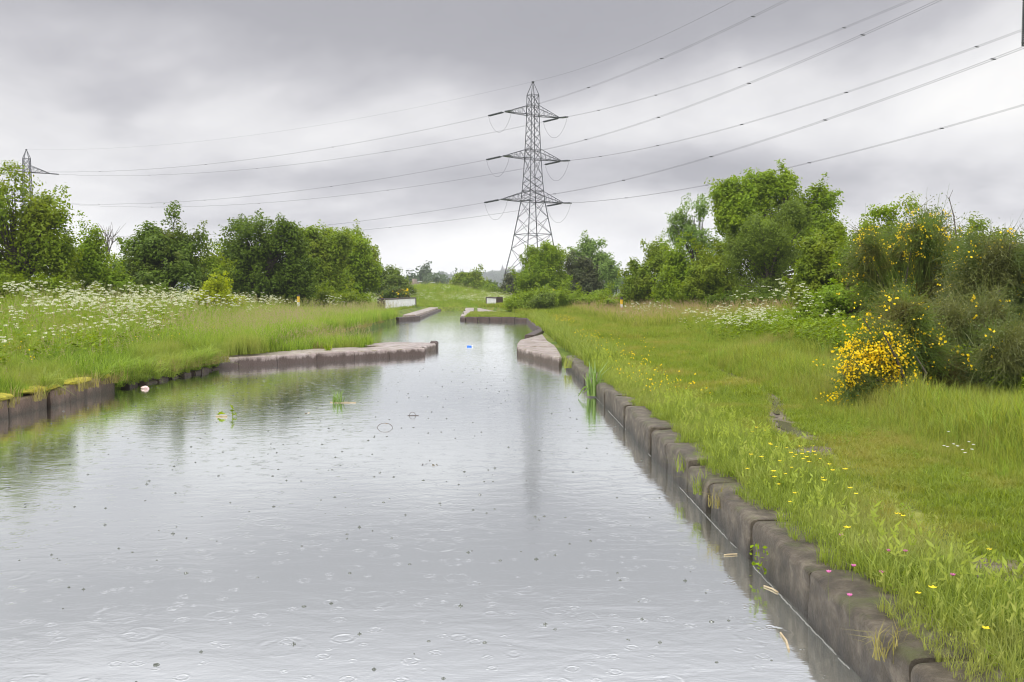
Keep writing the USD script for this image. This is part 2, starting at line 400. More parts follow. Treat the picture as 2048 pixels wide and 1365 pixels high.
water_look('water')
look('puddle', {'p': ('principled_bsdf', {'base_color': (.05, .042, .03), 'roughness': .07, 'ior': 1.6, 'specular_ior_level': .8})}, [])

# ------------------------------------------------------------------ the lie of the land
RW = 1.88                                   # face of the right-hand canal wall
LW = -7.82                                  # face of the left-hand one
water_edge = Polygon([(LW, -40), (RW, -40), (RW, 26.2), (.63, 30), (.76, 36), (2.0, 45.8), (1.9, 63.3), (-2.7, 66.7), (-3.5, 103),
                      (-6.2, 103), (-5.7, 69), (-6.8, 65.5), (-6.6, 60), (-7.0, 46), (-7.4, 38), (-6.6, 35.2), (-2.2, 33.6), (-2.34, 31.3), (-2.9, 30.95), (-2.35, 30.2), (LW + .42, 25.05), (LW + .5, 23.6), (LW, 21.5)])
shapely.prepare(water_edge)


def land(x, y):
    x, y = np.asarray(x, float), np.asarray(y, float)
    p = np.stack([x, y, np.zeros_like(x)], -1)
    h = .33 + .05 * (meshkit.fbm(p * .6, 3, 3) - .5)
    h = h + .12 * smoothstep(3.0, 4.2, x) * smoothstep(9, 6, y) + .5 * smoothstep(5.0, 13, x) * smoothstep(3, 12, y) * smoothstep(95, 60, y)
    h = h + .75 * smoothstep(LW - .5, LW - 12, x) * smoothstep(80, 45, y) + .25 * (meshkit.fbm(p * .12, 3, 8) - .5) * smoothstep(3, 12, np.abs(x + 3) - 4)
    h = h + 2.3 * np.exp(-((x + 9.5) / 9.0) ** 2 - ((y - 135) / 14) ** 2) + .8 * np.exp(-((x - 9) / 9.0) ** 2 - ((y - 88) / 12) ** 2)
    edge = np.minimum(np.abs(x - RW), np.abs(x - LW))
    h = h - .07 * smoothstep(.75, .3, edge) * smoothstep(110, 100, y)
    return h - .1 * smoothstep(150, 400, np.hypot(x, y))


# stone pavements where the land lies lower than the slabs
hard = [Polygon([(-7.6, 25.0), (-2.4, 30.2), (-2.2, 33.7), (-7.2, 35.4), (-8.2, 30)]), Polygon([(1.9, 26.0), (.6, 30), (.76, 36.3), (2.1, 46), (2.6, 36), (2.6, 27)]),
        Polygon([(-2.6, 66.8), (2, 63.4), (2, 68), (-2.2, 106), (-3.6, 106)]), Polygon([(-6.9, 65.6), (-5.7, 69), (-6.2, 106), (-9.0, 106), (-7.6, 66)])]


def axis(stops):
    out = []
    for a, b, s in stops:
        out.append(np.arange(a, b, s))
    return np.unique(np.round(np.concatenate(out), 3))


gx = axis([(-5000, -800, 300), (-800, -120, 40), (-120, -30, 3), (-30, -11, .6), (-11, 14, .25), (14, 40, .8), (40, 120, 4), (120, 800, 40), (800, 5001, 300)])
gy = axis([(-600, -60, 40), (-60, -2, 3), (-2, 40, .25), (40, 112, .6), (112, 200, 3), (200, 700, 25), (700, 6001, 250)])
X, Y = np.meshgrid(gx, gy)
Z = land(X, Y)
wet = shapely.contains_xy(water_edge.buffer(.12), X, Y)
Z = np.where(wet, -.9, Z)
for h_ in hard:
    Z = np.where(~wet & shapely.contains_xy(h_.buffer(-.1), X, Y), .12, Z)
nx, ny = len(gx), len(gy)
i, j = np.meshgrid(np.arange(ny - 1), np.arange(nx - 1), indexing='ij')
q = np.stack([i * nx + j, i * nx + j + 1, (i + 1) * nx + j + 1, (i + 1) * nx + j], -1).reshape(-1, 4)
g_v = np.stack([X, Y, Z], -1).reshape(-1, 3)
single('ground', (g_v, q), 'ground', 'grassy ground on both sides of the canal', None, smooth=True, kind='structure')

wv = shapely.bounds(water_edge)
wx, wy = np.linspace(-8.3, 2.4, 12), np.linspace(-40, 104, 60)
X2, Y2 = np.meshgrid(wx, wy)
i, j = np.meshgrid(np.arange(59), np.arange(11), indexing='ij')
q = np.stack([i * 12 + j, i * 12 + j + 1, (i + 1) * 12 + j + 1, (i + 1) * 12 + j], -1).reshape(-1, 4)
single('water', (np.stack([X2, Y2, X2 * 0], -1).reshape(-1, 3), q), 'water', 'grey canal water pitted by rain', None, kind='structure')

# ------------------------------------------------------------------ canal walls, piers, parapets
rng = np.random.default_rng(11)


def stone(a, b, side, top=.33, width=.42, low=-.7, r=.07, seed=0, wear=.012, lean=0.0):
    """A worn coping stone whose front face runs from a to b (x, y); its body lies to the given side (+1 = left of a->b)."""
    a, b = np.asarray(a, float), np.asarray(b, float)
    L = np.linalg.norm(b - a)
    t = (b - a) / L
    n = np.array([-t[1], t[0]]) * side
    ang = np.linspace(0, np.pi / 2, 5)
    prof = [(0, low), (0, (low + top) * .5 - .1), (-.004, top * .35), (0, top * .65)] + [(r - r * math.cos(x), top - r + r * math.sin(x)) for x in ang] + [(width * .5, top + .006), (width - .03, top - .004), (width, top - .035), (width, low)]
    prof = np.array(prof)
    ys = np.unique(np.r_[0, .018, np.linspace(.05, L - .05, max(4, int(L / .10))), L - .018, L])
    v = []
    for y in ys:
        e = min(y, L - y)
        inset = .014 * (1 - min(e / .05, 1)) ** 2
        c = np.array([width / 2, top - .3])
        pr = prof + (c - prof) / np.maximum(np.linalg.norm(c - prof, axis=1, keepdims=True), .05) * inset
        v.append(np.c_[a[0] + t[0] * y + n[0] * pr[:, 0], a[1] + t[1] * y + n[1] * pr[:, 0], pr[:, 1] + lean * (y - L / 2)])
    k = len(prof)
    v = np.concatenate(v)
    nz = meshkit.fbm(v * [7, 7, 9], 4, seed) - .5
    nz2 = meshkit.fbm(v * [2, 2, 2], 2, seed + 5) - .5
    v = v + np.c_[n[0] * nz, n[1] * nz, nz * .8] * wear * 2 + np.c_[n[0] * nz2, n[1] * nz2, nz2] * wear * 2
    f = []
    for s in range(len(ys) - 1):
        for m in range(k - 1):
            p, q_ = s * k + m, s * k + m + 1
            f += [(p, q_, q_ + k), (p, q_ + k, p + k)]
    f = np.array(f)
    m0, m1 = len(v), len(v) + 1
    v = np.vstack([v, v[:k].mean(0), v[-k:].mean(0)])
    o = (len(ys) - 1) * k
    f = np.vstack([f, [(m0, i_ + 1, i_) for i_ in range(k - 1)], [(m1, o + i_, o + i_ + 1) for i_ in range(k - 1)]])
    if side > 0:
        f = f[:, ::-1]
    return v, f


def slab(poly, z0, z1, bevel=.03, seed=0):
    """A thick flagstone with a chamfered edge and a slightly uneven top."""
    poly = shapely.geometry.polygon.orient(Polygon(poly))
    inner = poly.buffer(-bevel, join_style=2)
    pv = np.array(poly.exterior.coords)[:-1]
    iv = np.array(inner.exterior.coords)[:-1]
    m = trimesh.convex.convex_hull(np.vstack([np.c_[pv, np.full(len(pv), z0)], np.c_[pv, np.full(len(pv), z1 - bevel)], np.c_[iv, np.full(len(iv), z1)]]))
    for _ in range(3):
        m = m.subdivide()
    v = np.array(m.vertices)
    v[:, 2] += (meshkit.fbm(v * 3.0, 3, seed) - .5) * .035
    v[:, :2] += (np.stack([meshkit.fbm(v * 5.0, 3, seed + 3), meshkit.fbm(v * 5.0, 3, seed + 7)], -1) - .5) * .04
    return v, np.array(m.faces)


# right-hand wall: the joints as the photograph shows them, nearest first
right_wall = Thing('canal_wall', 'worn grey concrete coping stones edging the towpath at the right of the water', 'canal wall', (RW, 0, 0))
joints = [-3.0, -1.6, -.2, 1.2, 2.85, 4.24, 5.66, 6.95, 7.72, 8.45, 9.35, 10.5, 11.6, 12.9, 14.0, 15.3, 16.6, 17.9, 19.1, 20.5, 21.8, 23.2, 24.6, 26.0]
for k, (y0, y1) in enumerate(zip(joints[:-1], joints[1:])):
    g0 = .012 + .02 * rng.random() + (.02 * rng.random() if 8 <= k <= 16 else 0)
    off = rng.normal(0, .007) + (rng.normal(0, .008) if 8 <= k <= 16 else 0)
    right_wall.part('coping_stone', stone((RW + off, y0 + g0), (RW + off + rng.normal(0, .01), y1 - g0), -1, .325 + rng.normal(0, .006) + (rng.normal(0, .010) if 8 <= k <= 16 else 0) - (.035 if k in (8, 9) else 0) - (.06 if y0 > 16 else 0), .40 + .05 * rng.random(), seed=k, lean=rng.normal(0, .006), wear=.022, r=.05), 'concrete', smooth=50)
# pale bits painted as the meniscus reflection along the foot of that wall
mb = MB()
ys = np.arange(1.0, 20, .05)
for y in ys:
    if meshkit.fbm(np.array([y * 1.6, 0, 3.0]), 3) > .42:
        mb.add(box(RW - .010 - .008 * rng.random(), y, .001, .004 + .006 * rng.random(), .052, .003), rng.random())
single('scum_line', mb.mesh(), 'foam', 'thin pale strip painting the meniscus reflection along the foot of the right stone wall', 'scum', kind='stuff')

left_wall = Thing('canal_wall', 'old brown brick and stone wall with mossy top along the left bank', 'canal wall', (LW, 0, 0))
y = -1.0
k = 0
while y < 19.2:
    L = .8 + .7 * rng.random()
    g0 = .015 + .02 * rng.random()
    off = rng.normal(0, .02)
    if not (13.6 < y < 14.1):
        left_wall.part('coping_stone', stone((LW + off, y + g0), (LW + off, min(y + L, 19.5) - g0), 1, .30 + rng.normal(0, .02), .40, seed=60 + k, wear=.02, r=.05, lean=rng.normal(0, .01)), 'brick_red', smooth=45)
    y += L
    k += 1
# cushions of moss on the left-hand coping
for k, (my, ml) in enumerate([(15.2, .7), (16.6, 1.3), (18.0, 1.2), (13.3, .5), (19.1, .5)]):
    s = trimesh.creation.icosphere(3, 1.0)
    v = np.array(s.vertices) * (1 + .35 * (meshkit.fbm(np.array(s.vertices) * 3 + k, 3, k)[:, None] - .5))
    v = v * [.20, ml / 2, .06] + [LW - .16, my, .325]
    single('moss_cushion', (v, s.faces), 'moss', ['yellow moss cushion on the left coping, third along', 'longest yellow moss cushion on the left coping', 'broad yellow moss cushion near the far end of the left coping', 'small yellow moss cushion nearest the left edge of the photo', 'small moss cushion at the far end of the left brick wall'][k], 'moss', smooth=True)
ls = [(LW - .04, 20.0), (LW + .40, 23.4), (-7.42, 24.9)]
broken = Thing('broken_bank', 'crumbling low bank edging with loose stones before the left pier', 'bank edging', (LW + .2, 22, 0))
for k in range(9):
    t_ = (k + .5) / 9
    p = np.array([np.interp(t_, [0, .6, 1], [a_[0] for a_ in ls]), np.interp(t_, [0, .6, 1], [a_[1] for a_ in ls])])
    broken.part('stone', slab(np.array([[-.2, -.22], [.2, -.2], [.22, .2], [-.18, .22]]) * (.8 + .6 * rng.random()) + p - [.16, 0], -.4, .02 + .12 * rng.random(), seed=k), 'dark_stone', smooth=40)

# left pier of the narrows
lp = Thing('stone_pier', 'low stone pier reaching out from the left bank into the water', 'pier', (-5, 30, 0))
Af, Bf = np.array([-7.45, 25.0]), np.array([-2.30, 30.2])
cuts = [0, .10, .26, .44, .62, .80, 1.0]
d_ = (Bf - Af) / np.linalg.norm(Bf - Af)
nl = np.array([-d_[1], d_[0]])
for k in range(6):
    a_, b_ = Af + (Bf - Af) * (cuts[k] + .0012), Af + (Bf - Af) * (cuts[k + 1] - .0012)
    dep = [.9, 1.0, 1.5, 1.9, 1.9, 1.6][k]
    lp.part('slab', slab([a_, b_, b_ + nl * dep, a_ + nl * dep], -.6, .255 + rng.normal(0, .006) - .01 * (k > 3), seed=k), 'slab', smooth=35)
tip = [np.array(p) for p in [(-2.85, 30.9), (-2.36, 31.4), (-2.12, 32.6), (-2.2, 33.7), (-3.9, 34.2), (-4.6, 32.4), (-3.5, 31.05)]]
lp.part('slab', slab(tip, -.6, .215, seed=20), 'slab', smooth=35)
lp.part('rubble_fill', slab([(-7.9, 25.6), (-5.2, 28.9), (-4.7, 32.2), (-4.0, 34.3), (-7.3, 35.2)], -.5, .16, seed=31), 'soil', smooth=35)
lp.part('end_stone', slab([(-2.36, 33.3), (-2.14, 33.2), (-2.1, 33.75), (-2.4, 33.8)], -.2, .27, .05, seed=9), 'dark_stone', smooth=40)

# right pier of the narrows
rp = Thing('stone_pier', 'triangular slab pier on the right side of the narrows', 'pier', (1.3, 33, 0))
Z_ = .25
for k, px in enumerate([[(1035, 695.5), (1112, 693), (1124, 713.5), (1118, 716)], [(1034, 693.6), (1034.5, 687), (1039, 681), (1094, 681), (1111, 691.3)], [(1040, 680), (1061, 676.5), (1085, 668), (1094, 679.6)]]):
    rp.part('slab', slab([onz(a_, b_, Z_ - .01 * k)[:2] for a_, b_ in px], -.6, Z_ - .012 * k, seed=40 + k), 'slab', smooth=35)
for k, (a_, b_) in enumerate([((2.02, 45.6), (1.96, 50.0)), ((1.96, 50.0), (1.94, 56)), ((1.94, 56.0), (1.92, 63.2)), ((1.1, 38.8), (2.02, 45.6))]):
    rp.part('edge_stone', stone(a_, b_, -1, .27, .4, seed=70 + k), 'dark_stone', smooth=45)

# far narrows that lead onto the aqueduct
fr = Thing('aqueduct_side', 'dark stone edge with grass on top, right of the far narrow channel', 'canal wall', (0, 65, 0))
fa, fb = np.array([1.95, 63.3]), np.array([-2.2, 66.3])
for k in range(5):
    fr.part('coping_stone', stone(fa + (fb - fa) * (k / 5 + .003), fa + (fb - fa) * ((k + 1) / 5 - .003), -1, .30 + rng.normal(0, .01), .5, seed=80 + k, r=.04), 'dark_stone', smooth=45)
fr.part('corner_stone', slab([(-2.28, 66.35), (-2.62, 66.75), (-2.7, 68.6), (-2.0, 69), (-1.7, 67)], -.6, .24, .06, seed=88), 'dark_stone', smooth=40)
fr.part('grass_bed', slab([(1.8, 63.9), (-2.0, 66.9), (-2.3, 80), (2.2, 80), (2.4, 66)], -.5, .27, seed=89), 'ground', smooth=35)
for k in range(6):
    y0, y1 = 69 + k * 5.8, 69 + (k + 1) * 5.8 - .05
    x0, x1 = -2.68 - .8 * (y0 - 69) / 35, -2.68 - .8 * (y1 - 69) / 35
    fr.part('coping_slab', slab([(x0, y0), (x1, y1), (x1 + .9, y1), (x0 + .9, y0)], -.6, .30, seed=90 + k), 'slab', smooth=35)
fr.part('path_slab', slab([(-1.7, 82), (-2.2, 104), (-.9, 106), (.6, 98), (.5, 82)], -.4, .285, seed=99), 'slab', smooth=35)
fl = Thing('aqueduct_side', 'long low stone ledge left of the far narrow channel', 'canal wall', (-6, 66, 0))
for k, (a_, b_) in enumerate([((-6.75, 65.4), (-5.95, 67.9)), ((-5.95, 67.9), (-5.62, 69.4))]):
    fl.part('coping_stone', stone(a_, b_, 1, .27, .5, seed=110 + k), 'dark_stone', smooth=45)
for k in range(6):
    y0, y1 = 69.5 + k * 5.7, 69.5 + (k + 1) * 5.7 - .05
    x0, x1 = -5.66 - .5 * (y0 - 69) / 35, -5.66 - .5 * (y1 - 69) / 35
    fl.part('lower_stone', slab([(x0 - .3, y0), (x1 - .3, y1), (x1, y1), (x0, y0)], -.6, .17, seed=120 + k), 'dark_stone', smooth=35)
    fl.part('coping_slab', slab([(x0 - 1.25, y0), (x1 - 1.25, y1), (x1 - .32, y1), (x0 - .32, y0)], -.4, .36, seed=130 + k), 'slab', smooth=35)


def parapet(label, p0, p1, pillar_at, h0=1.0, brick_rows=6):
    """A whitewashed brick parapet of an aqueduct with dark copings, and the dark pillar at one end."""
    p0, p1 = np.asarray(p0, float), np.asarray(p1, float)
    t = Thing('white_parapet', label, 'parapet', (*(p0 + p1) / 2, .3))
    L = np.linalg.norm(p1 - p0)
    ang = math.atan2(*(p1 - p0)[::-1])
    c = (p0 + p1) / 2
    u = (p1 - p0) / L
    n = max(4, int(L / 1.3))
    w = L / n
    for k in range(n):                      # the wall's panels, each a run of painted brick
        m = c + u * (-L / 2 + (k + .5) * w)
        t.part('wall_panel', box(m[0], m[1], .32 + h0 / 2, w - .012, .34 + .006 * (k % 2), h0, ang, .012), 'white_paint')
    t.part('plinth', box(c[0], c[1], .25, L + .02, .42, .2, ang, .015), 'dark_stone')
    for k in range(n):
        m = c + u * (-L / 2 + (k + .5) * w)
        t.part('coping', box(m[0], m[1], .32 + h0 + .05, w - .015, .46, .12, ang, .03), 'dark_stone')
    m = c + u * pillar_at * (L / 2 + .42)
    t.part('pillar', box(m[0], m[1], .2 + (h0 + .3) / 2, .8, .62, h0 + .26, ang, .03), 'dark_stone')
    m2 = c - u * pillar_at * (L / 2 + .2)
    t.part('end_block', box(m2[0], m2[1], .2 + (h0 + .2) / 2, .36, .5, h0 + .18, ang, .03), 'dark_stone')
    return t


parapet('long white painted brick parapet with dark coping, left of the far channel', (-10.35, 85.5), (-9.4, 107.0), -1, 1.0)
parapet('short white brick parapet under bushes, right of the far channel', (.15, 97.0), (-1.05, 108.0), -1, 1.05)


def marker(label, p, h, bands):
    t = Thing('marker_post', label, 'marker post', p)
    z = 0.0
    for hh, mat, nm in bands:
        m = trimesh.creation.cylinder(radius=.095 if nm != 'cap' else .105, height=hh * h - .004, sections=14)
        if nm == 'cap':
            v = np.array(m.vertices)
            top = v[:, 2] > 0
            v[top, :2] *= .72
            m.vertices = v
        m.apply_translation(np.array([0, 0, z + hh * h / 2]) + p)
        t.part(nm, m, mat, smooth=30)
        z += hh * h
    return t


p = at(1243, 628, 62.0)
marker('short post with black cap, yellow, white and red bands beside the right towpath', (p[0], p[1], float(land(p[0], p[1]))), 1.2, [(.42, 'red_paint', 'base'), (.17, 'white_paint', 'band'), (.26, 'yellow_paint', 'band'), (.15, 'black_paint', 'cap')])
p = at(597, 625, 62.0)
marker('short yellow and white post among cow parsley on the left bank', (p[0], p[1], float(land(p[0], p[1]))), 1.35, [(.42, 'black_paint', 'base'), (.22, 'white_paint', 'band'), (.28, 'yellow_paint', 'band'), (.08, 'black_paint', 'cap')])

# ------------------------------------------------------------------ pylons and their wires
ARMS = [(21.7, 8.0, 1.9), (30.9, 7.5, 1.32), (40.3, 7.0, 1.0)]     # height, reach, half width of the body there


def pylon(label, x, y, turn, spacing=1.0, foot=0.0, beams=1.0, z_of=None):
    """A lattice tower: four legs, cross bracing, three pairs of arms, a peak. turn: bearing of the arms' axis."""
    t = Thing('pylon', label, 'pylon', (x, y, 0), turn)
    zs = np.array([foot - .3, 6, 11.5, 14.6, 18.2, 21.7, 24.0, 27.3, 30.9, 32.8, 36.3, 40.3, 42.2, 44.6])
    hw = np.array([2.9, 2.8, 2.65, 2.5, 2.2, 1.9, 1.7, 1.48, 1.32, 1.24, 1.1, 1.0, .97, .94] if z_of else [5.2, 4.45, 3.4, 2.95, 2.4, 1.9, 1.7, 1.48, 1.32, 1.24, 1.1, 1.0, .97, .94])
    z = zs if z_of is None else np.array([z_of(a) for a in zs])
    peak = 47.3 if z_of is None else z_of(47.3)
    corner = [(1, 1), (-1, 1), (-1, -1), (1, -1)]
    r1, r2, r3 = .105 * beams, .055 * beams, .036 * beams
    for cx, cy in corner:
        pts = np.c_[hw * cx, hw * cy, z]
        t.part('leg', tube(np.vstack([pts, [0.09 * cx, .09 * cy, peak]]), np.r_[np.full(6, r1 * 1.15), np.full(len(z) - 6, r1 * .9), r1 * .6], 4), 'steel', local=True)
    br, hz = MB(), MB()
    for s in range(len(z) - 1):
        sub = 2 if s in (5, 6, 9, 10) else 1
        for u in range(sub):
            f0, f1 = u / sub, (u + 1) / sub
            z0, z1 = z[s] + (z[s + 1] - z[s]) * f0, z[s] + (z[s + 1] - z[s]) * f1
            a0, a1 = hw[s] + (hw[s + 1] - hw[s]) * f0, hw[s] + (hw[s + 1] - hw[s]) * f1
            for m in range(4):
                c0, c1 = np.array(corner[m]), np.array(corner[(m + 1) % 4])
                br.add(bar([*(c0 * a0), z0], [*(c1 * a1), z1], r2))
                br.add(bar([*(c1 * a0), z0], [*(c0 * a1), z1], r2))
                if s == 0:
                    mid = [*((c0 + c1) / 2 * a1), z1]
                    br.add(bar([*(c0 * (a0 + a1) / 2), (z0 + z1) / 2], mid, r3))
                    br.add(bar([*(c1 * (a0 + a1) / 2), (z0 + z1) / 2], mid, r3))
        if s in (0, 2, 4, 5, 7, 8, 10, 11, 12):
            for m in range(4):
                c0, c1 = np.array(corner[m]), np.array(corner[(m + 1) % 4])
                hz.add(bar([*(c0 * hw[s + 1]), z[s + 1]], [*(c1 * hw[s + 1]), z[s + 1]], r2))
    t.part('cross_bracing', br.mesh(), 'steel', local=True, kind='stuff')
    t.part('horizontal_brace', hz.mesh(), 'steel', local=True, kind='stuff')
    ends = {}
    for lv, (za, reach, w) in enumerate(ARMS):
        zu = za + 2.1
        if z_of is not None:
            za, zu = z_of(za), z_of(za) + 1.8
        for side in (-1, 1):
            a = MB()
            tipp = np.array([side * reach, 0, za + .05])
            wu = w * .93
            for cy in (-1, 1):
                lo, up = np.array([side * w, cy * w, za]), np.array([side * wu, cy * wu, zu])
                a.add(bar(lo, tipp + [0, cy * .12, 0], r2 * 1.5))
                a.add(bar(up, tipp + [0, cy * .12, .05], r2 * 1.3))
                N = 5
                for s in range(1, N):
                    pl, pu = lo + (tipp - lo) * s / N, up + (tipp - up) * s / N
                    a.add(bar(pl, pu, r3))
                    a.add(bar(lo + (tipp - lo) * (s - 1) / N, pu, r3))
            for s in range(0, 5):
                l0 = [lo * [1, 0, 1] + [0, c_ * w, 0] for c_ in (-1, 1)]
                pa = l0[0] + (tipp - l0[0]) * s / 5
                pb = l0[1] + (tipp - l0[1]) * s / 5
                a.add(bar(pa, pb, r3))
            t.part('cross_arm', a.mesh(), 'steel', local=True)
            ends[lv, side] = tipp
    t.part('peak_clamp', box(0, 0, peak + .1, .5, .5, .35, 0, .08), 'steel', local=True)
    R = np.array([[math.cos(turn), -math.sin(turn), 0], [math.sin(turn), math.cos(turn), 0], [0, 0, 1]])
    world = {k: R @ v + [x, y, 0] for k, v in ends.items()}
    world['peak'] = np.array([x, y, peak + .2])
    return t, world


def string(t, a, b, discs=16, r=.16, sides=8):
    """An insulator string from a to b as a row of discs."""
    a, b = np.asarray(a, float), np.asarray(b, float)
    n = discs * 2 + 1
    s = np.repeat(np.linspace(.06, .94, n), 2)[1:-1]
    rr = []
    for k in range(len(s)):
        rr.append(r if (k // 2) % 2 else r * .45)
    pts = a + (b - a) * np.r_[0, s, 1][:, None]
    # radius steps make the discs
    t.part('insulator', tube(pts + np.linspace(0, 1e-4, len(pts))[:, None] * (b - a), np.r_[.05, rr, .05], sides), 'insulator', smooth=40)


turn = math.radians(30)
main, E0 = pylon('tallest steel lattice pylon, rising behind the bushes right of the canal', 7.7, 208, turn)
far, E1 = pylon('distant pylon whose top shows above the trees at the left edge', -150.2, 308, math.radians(40), beams=1.25)
TURN2 = math.radians(15.5)
zn = lambda z: np.interp(z, [-1, 0, 21.7, 30.9, 40.3, 47.3], [-1, 0, 26.6, 34.1, 41.6, 46.0])
near, E2 = pylon('nearest pylon, only its arm tip shows at the top right corner', 51.75, 82, TURN2, z_of=zn)
LOW = 4.1
hang = {}
for lv in range(3):
    for side in (-1, 1):
        e = E2[lv, side]
        ax = np.array([math.cos(TURN2), math.sin(TURN2), 0])
        for o in (-.18, .18):
            string(near, e + ax * o, e + ax * o - [0, 0, LOW], 20, .13)
        near.part('yoke', bar(e - ax * .3 - [0, 0, LOW], e + ax * .3 - [0, 0, LOW], .06), 'steel')
        near.part('arcing_horn', tube([e + ax * .35 - [0, 0, LOW], e + ax * .55 - [0, 0, LOW - .3], e + ax * .5 - [0, 0, LOW - .6]], .03, 4), 'steel')
        hang[lv, side] = e - [0, 0, LOW + .1]


def wire(label, a, b, sag, group=None, gap=.22, spacers=(), r=.019, n=48, twin=True):
    t = Thing('overhead_cable', label, 'power cable', (a + b) / 2, 0, group)
    s = np.linspace(0, 1, n)
    d = (b - a) / np.linalg.norm(b - a)
    side = np.cross(d, [0, 0, 1])
    side /= np.linalg.norm(side)
    p = a + (b - a) * s[:, None] - np.c_[s * 0, s * 0, 4 * s * (1 - s) * sag]
    for o in ((-gap, gap) if twin else (0,)):
        t.part('conductor', tube(p + side * o, r, 5, cap=False), 'wire', smooth=True)
    for q_ in spacers:
        c = a + (b - a) * q_ - np.array([0, 0, 4 * q_ * (1 - q_) * sag])
        t.part('spacer', bar(c - side * (gap + .05), c + side * (gap + .05), .06), 'steel')


names = {0: 'bottom', 1: 'middle', 2: 'top'}
sides = {-1: 'left', 1: 'right'}
for lv in range(3):
    for side in (-1, 1):
        e = E0[lv, side]
        un = hang[lv, side] - e
        un = un / np.linalg.norm(un)
        uf = E1[lv, side] - e
        uf = uf / np.linalg.norm(uf)
        a1, b1 = e + un * .3, e + un * 4.2 - [0, 0, .35]
        a2, b2 = e + uf * .3, e + uf * 4.2 - [0, 0, .45]
        for A_, B_, u_ in ((a1, b1, un), (a2, b2, uf)):
            sd = np.cross(u_, [0, 0, 1])
            sd /= np.linalg.norm(sd)
            for o in (-.2, .2):
                string(main, A_ + sd * o, B_ + sd * o, 12, .17)
        # jumper loop under the arm
        s = np.linspace(0, 1, 15)
        p = b1 + (b2 - b1) * s[:, None] - np.c_[s * 0, s * 0, 4.0 * (1 - (2 * s - 1) ** 2) ** .8]
        main.part('jumper_loop', tube(p, .03, 4), 'wire', smooth=True)
        eb = E1[lv, side] - uf * 4.2 - [0, 0, .45]
        sd = np.cross(uf, [0, 0, 1])
        for o in (-.2, .2):
            string(far, E1[lv, side] - uf * .3 + sd * o, eb + sd * o, 8, .19)
        wire(f'twin cable from the tall pylon\'s {names[lv]} {sides[side]} arm towards the top right corner', b1, hang[lv, side], [2.4, 2.7, 2.6][lv], 'near power cables', spacers=[.12, .3, .5, .68, .84] if lv else [.2, .42, .62, .8, .975])
        wire(f'twin cable from the tall pylon\'s {names[lv]} {sides[side]} arm to the distant left pylon', b2, eb, 4.2, 'far power cables', spacers=[.25, .5, .75], r=.016)
wire('single thin earth wire from the tall pylon\'s peak to the photo\'s top edge', E0['peak'], E2['peak'], 4.0, twin=False, r=.022)
wire('single faint earth wire from the tall pylon\'s peak to the left pylon', E0['peak'], E1['peak'], 4.2, twin=False, r=.014)
dn = MB()
mainp = at(1027, 560, 207)
for k in range(4):
    cx, cy = [(1, 1), (-1, 1), (-1, -1), (1, -1)][k]
    for m in range(9):
        aa = m * math.pi / 4.5
        R5 = 4.62
        p = np.array([cx * R5, cy * R5, 4.6])
        dn.add(bar(p, p + np.array([math.cos(aa) * .75, math.sin(aa) * .75, .12]), .035))
main.part('climbing_guard', dn.mesh(), 'steel', local=True, kind='stuff')

# ------------------------------------------------------------------ trees and shrubs


def leaf_quads(c, n, size, rg, aspect=.55, curl=.18):
    """Leaves as folded kites: two triangles each."""
    N = len(c)
    n = n / (np.linalg.norm(n, axis=1, keepdims=True) + 1e-9)
    r = rg.normal(size=(N, 3))
    a = np.cross(n, r)
    a /= np.linalg.norm(a, axis=1, keepdims=True) + 1e-9
    b = np.cross(n, a)
    L = (size * rg.uniform(.65, 1.25, N))[:, None]
    v = np.stack([c - a * L * .5, c + b * L * aspect * .5 - n * L * curl * .3 + a * L * .05, c + a * L * .5 - n * L * curl, c - b * L * aspect * .5 - n * L * curl * .3 + a * L * .05], 1).reshape(-1, 3)
    o = np.arange(N)[:, None] * 4
    f = np.vstack([o + [0, 1, 3], o + [1, 2, 3]])
    return v, f


